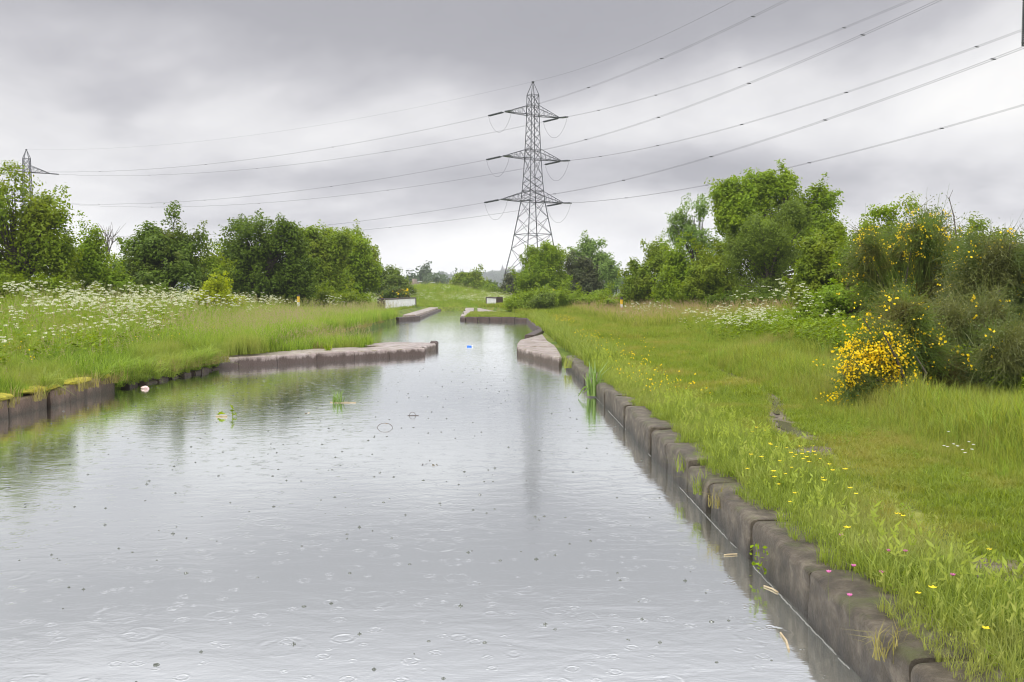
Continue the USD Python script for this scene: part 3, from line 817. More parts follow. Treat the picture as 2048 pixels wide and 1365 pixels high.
def crown(lobes, clumps, per, size, cr, rg, shell=.5, gap=.36, up=.55, seed=0, flat=.75, aspect=.55, droop=0.0):
    """Leaves in clumps scattered through the lobes' volume, denser towards their surface, with gaps."""
    lob = np.array(lobes, float)
    area = (lob[:, 3] * lob[:, 5] + lob[:, 4] * lob[:, 5] + lob[:, 3] * lob[:, 4])
    pick = rg.choice(len(lob), clumps, p=area / area.sum())
    d = rg.normal(size=(clumps, 3))
    d /= np.linalg.norm(d, axis=1, keepdims=True)
    rad = shell + (1 - shell) * rg.random(clumps) ** .6
    wob = .56 + .82 * meshkit.fbm(d * 2.2 + pick[:, None] * 7.3 + seed, 3, seed)
    c = lob[pick, :3] + d * (rad * wob)[:, None] * lob[pick, 3:6]
    keep = meshkit.fbm(c * (.9 / max(cr, .2)) * .35 + seed * 3.1, 2, seed + 3) > gap
    c, d, rad = c[keep], d[keep], rad[keep]
    out = np.flatnonzero((rad > .82) & (d[:, 2] > -.15) & (rg.random(len(c)) < .20))
    sh = d[out] * [.55, .55, .4] + [0, 0, .55] + rg.normal(size=(len(out), 3)) * .3
    ln = rg.uniform(.6, 1.7, (len(out), 1)) * cr
    c = np.vstack([c] + [c[out] + sh * ln * s_ for s_ in (.6, 1.0, 1.4)])
    d = np.vstack([d, d[out], d[out], d[out]])
    m = len(c)
    wee = np.r_[np.ones(m - 3 * len(out)), np.repeat([.7, .5, .3], len(out))]
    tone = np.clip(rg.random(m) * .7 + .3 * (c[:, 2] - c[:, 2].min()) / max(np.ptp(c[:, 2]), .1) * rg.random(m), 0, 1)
    k = (rg.integers(int(per * .6), int(per * 1.4) + 1, m) * wee).astype(int) + 2
    idx = np.repeat(np.arange(m), k)
    off = np.clip(rg.normal(size=(len(idx), 3)), -1.5, 1.5) * cr * [.62, .62, .62 * flat] * (rg.uniform(.6, 1.25, m) * np.sqrt(wee))[idx][:, None]
    if droop:
        off[:, 2] -= droop * (off[:, 0] ** 2 + off[:, 1] ** 2) / cr
    pos = c[idx] + off
    nrm = d[idx] * .45 + off / cr * .5 + rg.normal(size=(len(idx), 3)) * .45 + [0, 0, up]
    v, f = leaf_quads(pos, nrm, size, rg, aspect)
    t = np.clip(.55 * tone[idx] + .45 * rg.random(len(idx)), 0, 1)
    return (v, f), np.repeat(t, 4), c


def grow(rg, base, targets, r0, fork=.35, sides=6):
    """A trunk from base that forks into a limb for each target."""
    base = np.asarray(base, float)
    top = np.mean(targets, 0)
    fk = base + (top - base) * fork
    fk[:2] = base[:2] + (top - base)[:2] * fork * .6
    s = np.linspace(0, 1, 6)[:, None]
    mid = base + (fk - base) * s + rg.normal(0, .04, (6, 3)) * [1, 1, 0]
    trunk = tube(mid, np.linspace(r0 * 1.25, r0 * .8, 6), 8)
    limbs = MB()
    for tg in targets:
        k = 6
        s = np.linspace(0, 1, k)[:, None]
        ctrl = fk + (tg - fk) * [.35, .35, .65]
        p = (1 - s) ** 2 * fk + 2 * s * (1 - s) * ctrl + s ** 2 * tg + rg.normal(0, .05, (k, 3)) * s
        limbs.add(tube(p, np.linspace(r0 * .5, r0 * .08, k), 5))
    return trunk, limbs.mesh()


def tree(name, label, cat, d, base, lobes, mat, clumps=420, per=46, size=.2, cr=.5, seed=0, group=None, ground=None, r0=.14, gap=.36, droop=0.0, shell=.5, depth=.85, aspect=.55, limb=True, spikes=(), up=.55):
    """lobes: (px, py, half width, half height[, metres further]) in the photograph's pixels at distance d."""
    rg = np.random.default_rng(seed + 1000)
    s = d / F
    L = []
    for lb in lobes:
        dd = d + (lb[4] if len(lb) > 4 else rg.normal(0, .25 * lb[2] * s))
        c = at(lb[0], lb[1], dd)
        k = dd / F
        L.append((*c, lb[2] * k * .92, lb[2] * k * depth, lb[3] * k * .92))
        for m in range(3 if lb[2] > 14 else 0):          # smaller boughs that break the outline
            a, e = rg.uniform(0, 2 * np.pi), rg.uniform(-.2, 1.2)
            o = np.array([math.cos(a) * math.cos(e) * lb[2], math.sin(a) * math.cos(e) * lb[2] * depth, math.sin(e) * lb[3]]) * k * .82
            f_ = rg.uniform(.28, .45)
            L.append((*(c + o), lb[2] * k * f_, lb[2] * k * f_, lb[3] * k * f_ * 1.1))
    b = at(base, 640, d)
    b[2] = land(b[0], b[1]) - .1
    t = Thing(name, label, cat, b, 0, group)
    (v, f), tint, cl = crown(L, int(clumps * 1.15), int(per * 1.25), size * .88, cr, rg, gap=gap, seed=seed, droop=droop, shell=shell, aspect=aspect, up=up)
    mb = MB().add((v, f), tint)
    low = v[:, 2] < land(v[:, 0], v[:, 1]) + .03
    v[low, 2] = land(v[low, 0], v[low, 1]) + .03 + .2 * rg.random(low.sum())
    if limb:
        tg = [np.array(x[:3]) for x in L] + [cl[i_] for i_ in rg.choice(len(cl), min(14, len(cl)), replace=False)]
        tr, li = grow(rg, b, tg, r0)
        t.part('trunk', tr, 'bark', smooth=60)
        t.part('limbs', li, 'bark', smooth=60)
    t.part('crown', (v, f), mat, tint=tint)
    return t


TL = 'trees along the left bank'
tree('ash_tree', 'big loose green tree cut by the left edge of the photo', 'tree', 46, 30, [(10, 440, 76, 95), (85, 480, 48, 58), (-60, 420, 70, 100), (22, 366, 38, 34), (75, 420, 26, 30), (60, 540, 90, 60), (118, 440, 22, 26), (-20, 550, 90, 60), (120, 520, 34, 45)], 'leaf_mid', 620, 50, .19, .5, 1, TL, gap=.40)
tree('sycamore_tree', 'slim bright green pointed tree second from the left edge', 'tree', 50, 190, [(182, 490, 24, 34), (185, 535, 42, 45), (195, 585, 60, 40), (160, 570, 30, 40), (235, 575, 34, 40)], 'leaf_bright', 330, 46, .19, .42, 2, TL)
tree('russet_tree', 'reddish green tree with one thin shoot above its top, left bank', 'tree', 54, 345, [(350, 425, 11, 22), (350, 500, 30, 36), (310, 495, 50, 40), (300, 550, 60, 55), (385, 510, 38, 38), (360, 570, 75, 45), (405, 475, 14, 12), (270, 500, 22, 22), (255, 560, 30, 50)], 'leaf_russet', 620, 48, .19, .42, 3, TL, gap=.38)
tree('hawthorn_tree', 'broad dark green rounded tree right of the reddish tree, left bank', 'tree', 64, 520, [(510, 490, 62, 52), (470, 510, 40, 55), (560, 520, 50, 60), (520, 560, 80, 55), (585, 470, 24, 22), (455, 560, 40, 50), (590, 560, 40, 50)], 'leaf_dark', 720, 50, .22, .5, 4, TL, r0=.2)
tree('sycamore_tree', 'greyish green tree between the dark rounded and bright green trees, left bank', 'tree', 72, 625, [(625, 500, 38, 40), (600, 540, 40, 50), (655, 545, 40, 55), (630, 580, 60, 40), (675, 490, 30, 28), (610, 475, 22, 16)], 'leaf_mid', 430, 48, .24, .52, 5, TL)
tree('sycamore_tree', 'bright yellow-green tree beside the white parapet, left bank', 'tree', 80, 705, [(705, 530, 46, 40), (700, 570, 55, 40), (735, 550, 26, 45), (672, 560, 28, 45), (712, 500, 26, 26)], 'leaf_bright', 430, 46, .25, .5, 6, TL)
tree('sycamore_tree', 'open green tree rising behind the bright green tree, left bank', 'tree', 90, 690, [(690, 490, 40, 24), (722, 490, 22, 26), (660, 485, 24, 22), (735, 525, 24, 34), (700, 540, 40, 40)], 'leaf_mid', 300, 40, .25, .5, 7, TL, gap=.42)
tree('oak_tree', 'olive green tree behind the white parapet, tapering down to the right', 'tree', 122, 775, [(770, 565, 32, 32), (800, 575, 24, 24), (752, 560, 20, 34), (790, 590, 36, 20), (818, 585, 12, 16)], 'leaf_olive', 330, 40, .32, .65, 8, TL)
tree('elder_shrub', 'yellow-green low shrub in front of the dark rounded tree', 'shrub', 47, 437, [(432, 598, 40, 24), (410, 610, 26, 22), (462, 612, 28, 20), (425, 580, 16, 16)], 'leaf_yellow', 190, 46, .15, .3, 9, r0=.05)
tree('undergrowth_shrub', 'dark shrub filling the gap below the reddish tree', 'shrub', 50, 245, [(250, 600, 60, 26), (310, 600, 60, 24), (200, 605, 40, 22)], 'leaf_dark', 220, 46, .16, .36, 10, r0=.05)
tree('undergrowth_shrub', 'low shrub at the foot of the big left-edge tree', 'shrub', 44, 60, [(60, 590, 70, 30), (0, 590, 60, 34), (130, 595, 50, 26)], 'leaf_mid', 240, 46, .16, .36, 11, r0=.05)
tree('undergrowth_shrub', 'leafy shrub behind the yellow and white post', 'shrub', 66, 590, [(560, 600, 50, 22), (620, 600, 60, 22), (690, 602, 50, 20), (500, 604, 40, 20)], 'leaf_mid', 280, 42, .2, .42, 12, r0=.05)
tree('undergrowth_shrub', 'mid green bushes filling the gaps behind the slim pointed tree', 'shrub', 60, 230, [(150, 540, 50, 50), (235, 570, 50, 40), (420, 560, 46, 56), (120, 575, 40, 36), (300, 580, 60, 40)], 'leaf_mid', 420, 46, .19, .42, 13, r0=.06)
# leafless tree
rg = np.random.default_rng(5)
b = at(212, 640, 62)
b[2] = land(b[0], b[1])
bare = Thing('bare_tree', 'leafless grey twiggy tree showing between two left bank trees', 'tree', b)
tw = MB()
fk = at(214, 505, 62)
bare.part('trunk', tube([b, (b + fk) / 2 + [.1, 0, 0], fk], [.12, .09, .06], 6), 'twig')
for k in range(13):
    e = at(214 + rg.uniform(-26, 34), 452 + rg.uniform(0, 28), 62 + rg.normal(0, .6))
    m = fk + (e - fk) * .5 + [rg.normal(0, .1), 0, .15]
    tw.add(tube([fk - [0, 0, rg.random() * .8], m, e], [.03, .02, .008], 4))
    for q_ in range(3):
        e2 = m + (e - m) * rg.random() + [rg.normal(0, .35), rg.normal(0, .3), .4]
        tw.add(tube([m, e2], [.013, .006], 4))
bare.part('twigs', tw.mesh(), 'twig')

TC = 'bushes in front of the tall pylon'
tree('sycamore_tree', 'round bright green tree standing before the tall pylon', 'tree', 92, 1085, [(1090, 535, 42, 45), (1070, 560, 40, 35), (1100, 575, 45, 30), (1045, 575, 20, 30), (1105, 510, 22, 22), (1060, 595, 35, 18)], 'leaf_bright', 520, 48, .26, .55, 20, TC)
tree('hawthorn_tree', 'dark bronze bush right of the round bright green tree', 'tree', 97, 1155, [(1155, 550, 30, 34), (1160, 575, 36, 26), (1135, 575, 26, 26), (1180, 580, 20, 24)], 'leaf_bronze', 330, 46, .26, .52, 21, TC)
tree('willow_tree', 'pale grey-green airy tree right of the dark bronze bush', 'tree', 118, 1190, [(1188, 510, 26, 34), (1200, 545, 34, 36), (1218, 565, 22, 30), (1165, 525, 22, 26), (1195, 580, 40, 20)], 'leaf_pale', 430, 44, .30, .6, 22, TC, gap=.38)
tree('undergrowth_shrub', 'dark brushy shrub at the foot of the tall pylon', 'shrub', 150, 1022, [(1022, 575, 16, 24), (1010, 585, 12, 18), (1035, 585, 16, 20)], 'leaf_bronze', 140, 40, .38, .7, 23)
tree('bramble_bank', 'tangled green bramble bank below the dark bronze bush', 'bramble', 78, 1130, [(1060, 606, 50, 18), (1110, 602, 60, 20), (1170, 604, 60, 18), (1220, 606, 40, 14), (1040, 612, 26, 14)], 'herb_leaf', 460, 40, .20, .42, 24, r0=.04, limb=False)
tree('bramble_bank', 'brownish bramble hump under the round bright tree', 'bramble', 74, 1090, [(1086, 603, 24, 16), (1062, 612, 18, 12)], 'leaf_olive', 120, 36, .18, .36, 25, r0=.04, limb=False)

TR = 'trees along the towpath hedge'
tree('elder_tree', 'dark leafy bush at the left end of the right hedge', 'tree', 66, 1300, [(1305, 560, 40, 44), (1275, 570, 24, 40), (1330, 520, 34, 36), (1260, 595, 20, 26), (1300, 600, 45, 20), (1250, 548, 6, 8), (1265, 525, 8, 10)], 'leaf_mid', 430, 46, .2, .42, 30, TR)
tree('sycamore_tree', 'bright green bush just left of the pale hedge tree', 'tree', 60, 1360, [(1358, 570, 36, 40), (1345, 530, 28, 34), (1375, 590, 26, 30), (1350, 605, 40, 18), (1335, 590, 20, 30)], 'leaf_bright', 400, 46, .19, .42, 31, TR)
tree('willow_tree', 'pale grey-green tall tree left of the tall sycamore', 'tree', 62, 1400, [(1400, 460, 38, 52), (1385, 430, 30, 34), (1420, 520, 45, 50), (1430, 580, 50, 45), (1362, 470, 22, 40), (1410, 600, 40, 24)], 'leaf_pale', 560, 48, .2, .45, 32, TR, gap=.38, aspect=.4)
tree('sycamore_tree', 'tallest leafy sycamore of the right hedge, vivid green top', 'tree', 58, 1550, [(1448, 400, 30, 36), (1510, 380, 32, 34), (1560, 385, 40, 36), (1625, 420, 40, 44), (1655, 470, 28, 50), (1500, 450, 60, 60), (1580, 480, 80, 70), (1640, 550, 50, 60), (1470, 430, 40, 60)], 'leaf_bright', 900, 50, .21, .46, 33, TR, r0=.25)
tree('hawthorn_tree', 'drooping olive hawthorn with cream tips in front of the sycamore', 'tree', 51, 1535, [(1530, 470, 52, 50), (1580, 455, 40, 46), (1500, 520, 46, 55), (1570, 530, 60, 60), (1510, 580, 40, 40), (1590, 425, 26, 22)], 'leaf_olive', 760, 52, .13, .36, 34, TR, droop=.9, gap=.38, r0=.18, up=.25)
tree('sycamore_tree', 'fresh green broad-leaved bush beside the yellow broom', 'tree', 40, 1640, [(1650, 530, 46, 50), (1620, 575, 40, 40), (1680, 560, 36, 50), (1660, 490, 34, 34), (1700, 590, 30, 34), (1640, 605, 50, 24)], 'leaf_mid', 620, 48, .15, .32, 35, TR)
tree('undergrowth_shrub', 'dark low shrub under the drooping hawthorn', 'shrub', 50, 1510, [(1500, 610, 60, 18), (1440, 612, 36, 16), (1560, 605, 50, 20)], 'leaf_dark', 240, 42, .14, .32, 36, r0=.04)
tree('undergrowth_shrub', 'low shrub behind the banded right post', 'shrub', 68, 1290, [(1275, 615, 40, 12), (1330, 615, 40, 12), (1220, 612, 30, 10)], 'leaf_mid', 160, 36, .18, .36, 37, r0=.04)
tree('hawthorn_tree', 'mid green bushy tree filling the hedge behind the large broom', 'tree', 38, 1740, [(1720, 540, 50, 60), (1760, 500, 40, 50), (1800, 540, 60, 60), (1870, 540, 70, 70), (1940, 520, 60, 70), (2010, 520, 70, 70)], 'leaf_mid', 620, 46, .14, .32, 39, TR)
tree('hazel_shrub', 'fresh green shrub low between the drooping hawthorn and the golden broom', 'shrub', 30, 1670, [(1665, 610, 40, 30), (1700, 620, 36, 34), (1640, 630, 36, 20), (1730, 610, 30, 40)], 'leaf_bright', 330, 44, .12, .26, 40, r0=.05)
tree('elder_tree', 'leafy middle-green bush closing the hedge under the pale tall tree', 'tree', 57, 1420, [(1425, 570, 50, 50), (1390, 590, 40, 36), (1460, 590, 44, 40), (1440, 520, 36, 40)], 'leaf_mid', 430, 46, .18, .4, 41, TR)
tree('sapling', 'leafy green sapling tips standing above the yellow broom', 'tree', 27, 1790, [(1768, 440, 24, 26), (1820, 420, 14, 28), (1800, 470, 40, 30), (1745, 480, 20, 40)], 'leaf_mid', 170, 34, .10, .2, 38, r0=.05, gap=.42)

# ------------------------------------------------------------------ broom bushes


def ribbons(paths, width, rg):
    """Thin stems: each path (K points) as a flat tapering ribbon."""
    P = np.asarray(paths)
    M, K, _ = P.shape
    t = np.gradient(P, axis=1)
    r = rg.normal(size=(M, 1, 3))
    a = np.cross(t, r)
    a /= np.linalg.norm(a, axis=2, keepdims=True) + 1e-9
    w = (np.linspace(1, .35, K)[None, :, None] * np.asarray(width).reshape(-1, 1, 1)) / 2
    v = np.stack([P - a * w, P + a * w], 2).reshape(-1, 3)
    m, k = np.meshgrid(np.arange(M), np.arange(K - 1), indexing='ij')
    o = (m * K + k) * 2
    q = np.stack([o, o + 1, o + 3, o + 2], -1).reshape(-1, 4)
    return v, np.vstack([q[:, [0, 1, 2]], q[:, [0, 2, 3]]]), 2 * K


def broom(label, d, base, lobes, stems, flowers, mat, seed, width=.012, cluster=.5, fsize=.045, twig=3, sag=.25, up=.3):
    rg = np.random.default_rng(seed)
    L = np.array([(*at(l[0], l[1], d + (l[4] if len(l) > 4 else rg.normal(0, .4))), l[2] * d / F, l[2] * d / F * .9, l[3] * d / F) for l in lobes])
    b = at(base, 700, d)
    b[2] = land(b[0], b[1])
    t = Thing('broom_bush', label, 'bush', b)
    pk = rg.choice(len(L), stems, p=(L[:, 3] * L[:, 5]) / (L[:, 3] * L[:, 5]).sum())
    dr = rg.normal(size=(stems, 3))
    dr /= np.linalg.norm(dr, axis=1, keepdims=True)
    tipp = L[pk, :3] + dr * L[pk, 3:6] * (rg.random(stems) ** .45)[:, None] * (.45 + .95 * meshkit.fbm(dr * 2.4 + pk[:, None] * 5.1, 3, seed))[:, None]
    src = b + rg.normal(size=(stems, 3)) * [.25, .25, .02]
    # the sprays leave the main limbs part of the way and arch over
    inn = L[pk, :3] + (tipp - L[pk, :3]) * .15 + rg.normal(size=(stems, 3)) * .12
    st = src + (inn - src) * rg.uniform(.45, .95, (stems, 1))
    K = 6
    s = np.linspace(0, 1, K)[None, :, None]
    ctrl = (st + tipp) / 2 + np.array([0, 0, up]) * np.linalg.norm(tipp - st, axis=1)[:, None]
    p = (1 - s) ** 2 * st[:, None] + 2 * s * (1 - s) * ctrl[:, None] + s ** 2 * tipp[:, None]
    p[:, :, 2] -= sag * (s[:, :, 0] ** 3) * np.linalg.norm(tipp - st, axis=1)[:, None]
    mb = MB()
    v, f, per = ribbons(p, np.full(stems, width), rg)
    mb.add((v, f), np.repeat(rg.random(stems), per))
    tips = []
    for q_ in range(twig):
        u = rg.uniform(.35, .95, stems)
        k0 = np.clip((u * (K - 1)).astype(int), 0, K - 2)
        fr_ = (u * (K - 1) - k0)[:, None]
        a0 = p[np.arange(stems), k0] * (1 - fr_) + p[np.arange(stems), k0 + 1] * fr_
        dirn = (p[np.arange(stems), k0 + 1] - p[np.arange(stems), k0])
        dirn /= np.linalg.norm(dirn, axis=1, keepdims=True) + 1e-9
        ln = rg.uniform(.15, .45, (stems, 1)) * min(1.0, d / 18)
        a1 = a0 + (dirn * .8 + rg.normal(size=(stems, 3)) * .45) * ln
        a2 = (a0 + a1) / 2 + rg.normal(size=(stems, 3)) * .02
        pp = np.stack([a0, a2, a1], 1)
        v, f, per = ribbons(pp, np.full(stems, width * .7), rg)
        mb.add((v, f), np.repeat(rg.random(stems), per))
        tips += [a1, a2]
    tips = np.concatenate(tips + [p[:, -1], p[:, -2]])
    limbs = MB()
    for k in range(9):
        e = L[k % len(L), :3] + rg.normal(size=3) * .15
        m = (b + e) / 2 + rg.normal(size=3) * .12
        limbs.add(tube([b + rg.normal(size=3) * [.12, .12, 0], m, e], [.03, .02, .008], 5))
    t.part('limbs', limbs.mesh(), 'bark', smooth=60)
    t.part('stems', mb.mesh(), mat, tint=mb.tint())
    # small leaves along the stems
    c = tips[rg.integers(0, len(tips), stems * 7)] + rg.normal(size=(stems * 7, 3)) * .05
    v, f = leaf_quads(c, rg.normal(size=c.shape), .035 * d / 16, rg)
    t.part('leaves', (v, f), mat, tint=np.repeat(rg.random(len(c)), 4))
    # flowers in clusters
    w = meshkit.fbm(tips * 1.9 + seed, 3, seed)
    w = np.clip(w - cluster, 0, None) ** 1.2 + 1e-6
    c0 = tips[rg.choice(len(tips), flowers // 4, p=w / w.sum())]
    c = np.repeat(c0, 4, axis=0) + rg.normal(size=(len(c0) * 4, 3)) * .05
    mb = MB()
    for q_ in range(2):
        v, f = leaf_quads(c, rg.normal(size=c.shape) + [0, -.4, .3], fsize, rg, aspect=.85)
        mb.add((v, f), np.repeat(rg.random(len(c)), 4))
    t.part('flowers', mb.mesh(), 'yellow_petal', tint=mb.tint())
    return t


broom('large dark green broom bush spangled with yellow flowers, right of the hedge', 23, 1830, [(1800, 500, 85, 80), (1850, 450, 60, 48), (1725, 510, 45, 75), (1880, 530, 75, 75), (1780, 590, 80, 55), (1860, 620, 60, 50), (1735, 470, 34, 34), (1900, 500, 40, 50), (1860, 430, 36, 30)], 3600, 3000, 'broom_stem', 3, width=.016, fsize=.048, cluster=.36)
broom('low broom in full golden flower, hanging over the tall grass', 14.0, 1835, [(1740, 680, 50, 44), (1765, 650, 50, 28), (1735, 735, 44, 46), (1795, 690, 46, 46), (1700, 745, 22, 40), (1748, 790, 20, 36), (1770, 760, 34, 36), (1715, 690, 26, 34)], 2000, 7000, 'broom_stem', 4, width=.011, fsize=.038, cluster=.40, sag=.9)
broom('dark green broom close behind the golden flowered broom', 15.0, 1850, [(1830, 690, 60, 60), (1870, 740, 60, 50), (1810, 630, 50, 46), (1850, 780, 50, 26), (1790, 600, 40, 36)], 2800, 260, 'broom_stem', 9, width=.012, fsize=.05, cluster=.46)
broom('brownish thinly flowered broom at the right edge of the photo', 19, 1990, [(1960, 545, 80, 90), (2010, 500, 60, 55), (2060, 560, 70, 110), (1930, 610, 60, 60), (2020, 640, 80, 60), (1950, 480, 40, 30), (2100, 520, 60, 90)], 4000, 800, 'dead_stem', 5, width=.014, fsize=.048, cluster=.42)
broom('dark brown broom scrub below the thinly flowered broom', 15.2, 1960, [(1900, 640, 60, 70), (1950, 690, 80, 80), (2020, 700, 70, 80), (1910, 730, 60, 50), (1980, 620, 60, 60), (2080, 690, 60, 90), (1960, 770, 70, 30)], 3800, 200, 'dead_stem', 6, width=.012, fsize=.05, cluster=.42)
rg = np.random.default_rng(8)
b = at(1912, 470, 20)
bt = Thing('bare_twig', 'single bare twig with a forked tip above the right broom', 'twig', b)
tp = at(1898, 396, 20)
bt.part('stem', tube([b, (b + tp) / 2 + [.03, 0, 0], tp], [.016, .013, .008], 5), 'twig')
for dx, dy in ((-7, -6), (8, -16), (3, -4)):
    bt.part('twig_end', tube([tp - [0, 0, .02], at(1898 + dx, 396 + dy, 20)], [.007, .003], 4), 'twig')

# ------------------------------------------------------------------ grasses and herbs


def blades(n, h, spread, lean, width, rg, seeds=0):
    """A tuft of curved blades; some carry a seed head."""
    a = rg.uniform(0, 2 * np.pi, n)
    rr = spread * np.sqrt(rg.random(n))
    base = np.c_[np.cos(a) * rr, np.sin(a) * rr, np.full(n, -.02)]
    hh = h * rg.uniform(.45, 1.15, n)
    da = rg.uniform(0, 2 * np.pi, n)
    dr = np.c_[np.cos(da), np.sin(da)]
    ln = lean * rg.uniform(.15, 1.3, n) * hh
    side = np.c_[-dr[:, 1], dr[:, 0], np.zeros(n)] * (width * rg.uniform(.7, 1.2, n))[:, None] / 2
    mid = base + np.c_[dr * (ln * .3)[:, None], hh * .58]
    tip = base + np.c_[dr * ln[:, None], hh * (1 - .25 * np.minimum(ln / np.maximum(hh, 1e-6), 1.5))]
    v = np.stack([base - side, base + side, mid - side * .85, mid + side * .85, tip], 1).reshape(-1, 3)
    o = np.arange(n)[:, None] * 5
    f = np.vstack([o + [0, 1, 3], o + [0, 3, 2], o + [2, 3, 4]])
    t = np.repeat(np.clip(rg.random(n) * .9, 0, .9), 5)
    mb = MB().add((v, f), t)
    if seeds:
        for k in range(seeds):
            b = np.array([*rg.normal(0, spread * .5, 2), 0])
            d = np.array([*rg.normal(0, .22, 2), 1.0])
            H = h * rg.uniform(1.15, 1.6)
            P = [b, b + d * H * .55, b + d * H + [*rg.normal(0, .03, 2), -.02]]
            rb, rf, per = ribbons(np.array([P]), np.array([width * .5]), rg)
            mb.add((rb, rf), .85)
            for m in range(5):
                c = P[1] + (P[2] - P[1]) * (.6 + .1 * m)
                lv, lf = leaf_quads(c[None] + rg.normal(0, .006, (1, 3)), rg.normal(size=(1, 3)) * [1, 1, .2], .05, rg, aspect=.3)
                mb.add((lv, lf), .97)
    return mb


def scatter(name, label, protos, pts, rg, smin=.75, smax=1.25, tilt=.12, cat='grass', scales=None):
    """One countless mass: prototypes (lists of (mesh, tint, material)) spread over points."""
    path = numbered('/World', name)
    pi = UsdGeom.PointInstancer.Define(stage, path)
    rel = pi.CreatePrototypesRel()
    for k, pr in enumerate(protos):
        x = UsdGeom.Xform.Define(stage, f'{path}/kinds/kind_{k:03d}')
        for m, (mesh, tint, mat) in enumerate(pr):
            put(f'{path}/kinds/kind_{k:03d}/mesh_{m:03d}', mesh, mat, tint=tint)
        rel.AddTarget(x.GetPath())
    n = len(pts)
    pi.CreatePositionsAttr(Vt.Vec3fArray.FromNumpy(np.asarray(pts, np.float32)))
    pi.CreateProtoIndicesAttr(Vt.IntArray.FromNumpy(rg.integers(0, len(protos), n).astype(np.int32)))
    sc = rg.uniform(smin, smax, n) if scales is None else scales * rg.uniform(smin, smax, n)
    pi.CreateScalesAttr(Vt.Vec3fArray.FromNumpy(np.repeat(sc[:, None], 3, 1).astype(np.float32)))
    th = rg.uniform(0, 2 * np.pi, n)
    ta, tb = rg.uniform(0, 2 * np.pi, n), rg.normal(0, tilt, n) / 2
    # yaw, then a small tilt about a level axis
    qw, qz = np.cos(th / 2), np.sin(th / 2)
    tw, tx, ty = np.cos(tb), np.sin(tb) * np.cos(ta), np.sin(tb) * np.sin(ta)
    Q = np.c_[tx * qw + ty * qz, ty * qw - tx * qz, tw * qz, tw * qw].astype(np.float16)
    pi.CreateOrientationsAttr(Vt.QuathArray.FromNumpy(Q))
    say(pi.GetPrim(), label, cat, kind='stuff')


def field(x0, x1, y0, y1, step, rg):
    xs, ys = np.arange(x0, x1, step), np.arange(y0, y1, step)
    a, b = np.meshgrid(xs, ys)
    p = np.c_[a.ravel(), b.ravel()] + rg.uniform(-.5, .5, (a.size, 2)) * step * 1.3
    return p


stone_free = shapely.union_all([water_edge.buffer(.16, join_style=2)] + [h_.buffer(.05) for h_ in hard])
shapely.prepare(stone_free)
wet_edge = water_edge.buffer(.02)
trail = LineString([onz(a_, b_, .42)[:2] for a_, b_ in [(1380, 708), (1435, 735), (1495, 753), (1550, 785), (1553, 818), (1575, 842), (1640, 878), (1790, 985), (1960, 1105), (2200, 1290)]])
bare_spots = [Polygon([onz(a_, b_, .42)[:2] for a_, b_ in pp]) for pp in [
    [(1425, 730), (1450, 733), (1492, 750), (1485, 757), (1440, 743)],
    [(1545, 785), (1560, 790), (1560, 822), (1545, 815)],
    [(1545, 825), (1580, 832), (1622, 858), (1640, 862), (1600, 864), (1545, 845)],
    [(1590, 882), (1640, 880), (1648, 895), (1600, 897), (1560, 890)],
    [(1930, 1095), (1990, 1100), (2045, 1113), (1990, 1125), (1925, 1110)],
    [(1375, 768), (1400, 772), (1400, 778), (1370, 775)], [(1310, 735), (1335, 742), (1330, 747), (1300, 738)]]]
bare_all = shapely.union_all([b_.buffer(-.015) for b_ in bare_spots] + [LineString(list(trail.coords)[0:6]).buffer(.075)])
shapely.prepare(bare_all)


def on_land(p, margin=0.0, keep_path=True):
    ok = ~shapely.contains_xy(stone_free if not margin else wet_edge.buffer(margin), p[:, 0], p[:, 1])
    if keep_path:
        ok &= ~shapely.contains_xy(bare_all, p[:, 0], p[:, 1])
    p = p[ok]
    return np.c_[p, land(p[:, 0], p[:, 1])]


def in_view(p, lo=-60, hi=2110):
    """Leaves out what stands well outside the photograph and a wide step to its sides."""
    px = CX + ((p[:, 0] * _c + p[:, 1] * _s) / np.maximum(p[:, 1] * _c - p[:, 0] * _s, .3)) * F
    return p[(px > lo - 260) & (px < hi + 260) & (p[:, 1] > 2.2)]


rg = np.random.default_rng(21)
P_ = lambda n, h, sp, ln, w, mat, seeds=0, k=5: [[(mb.mesh(), mb.tint(), mat)] for mb in (blades(n, h, sp, ln, w, rg, seeds) for _ in range(k))]

# the mown towpath
p = field(2.75, 4.9, 2.6, 15, .052, rg)
p = in_view(on_land(p))
dist = shapely.distance(shapely.points(p[:, :2]), trail)
thin = np.clip(dist / .30, 0, 1) ** .7 * (.45 + .75 * meshkit.fbm(np.c_[p[:, :2] * 1.4, p[:, :1] * 0], 3, 4))
p = p[rg.random(len(p)) < thin + .12]
short = P_(26, .085, .07, .9, .0055, 'turf')
scatter('short_grass', 'short worn grass of the towpath beside the canal', short, p, rg, .55, 1.35)
p = field(2.5, 7.5, 15, 34, .10, rg)
p = in_view(on_land(p))
scatter('short_grass', 'cropped grass of the towpath further along the canal', P_(30, .13, .11, .8, .010, 'turf'), p, rg, .6, 1.4)
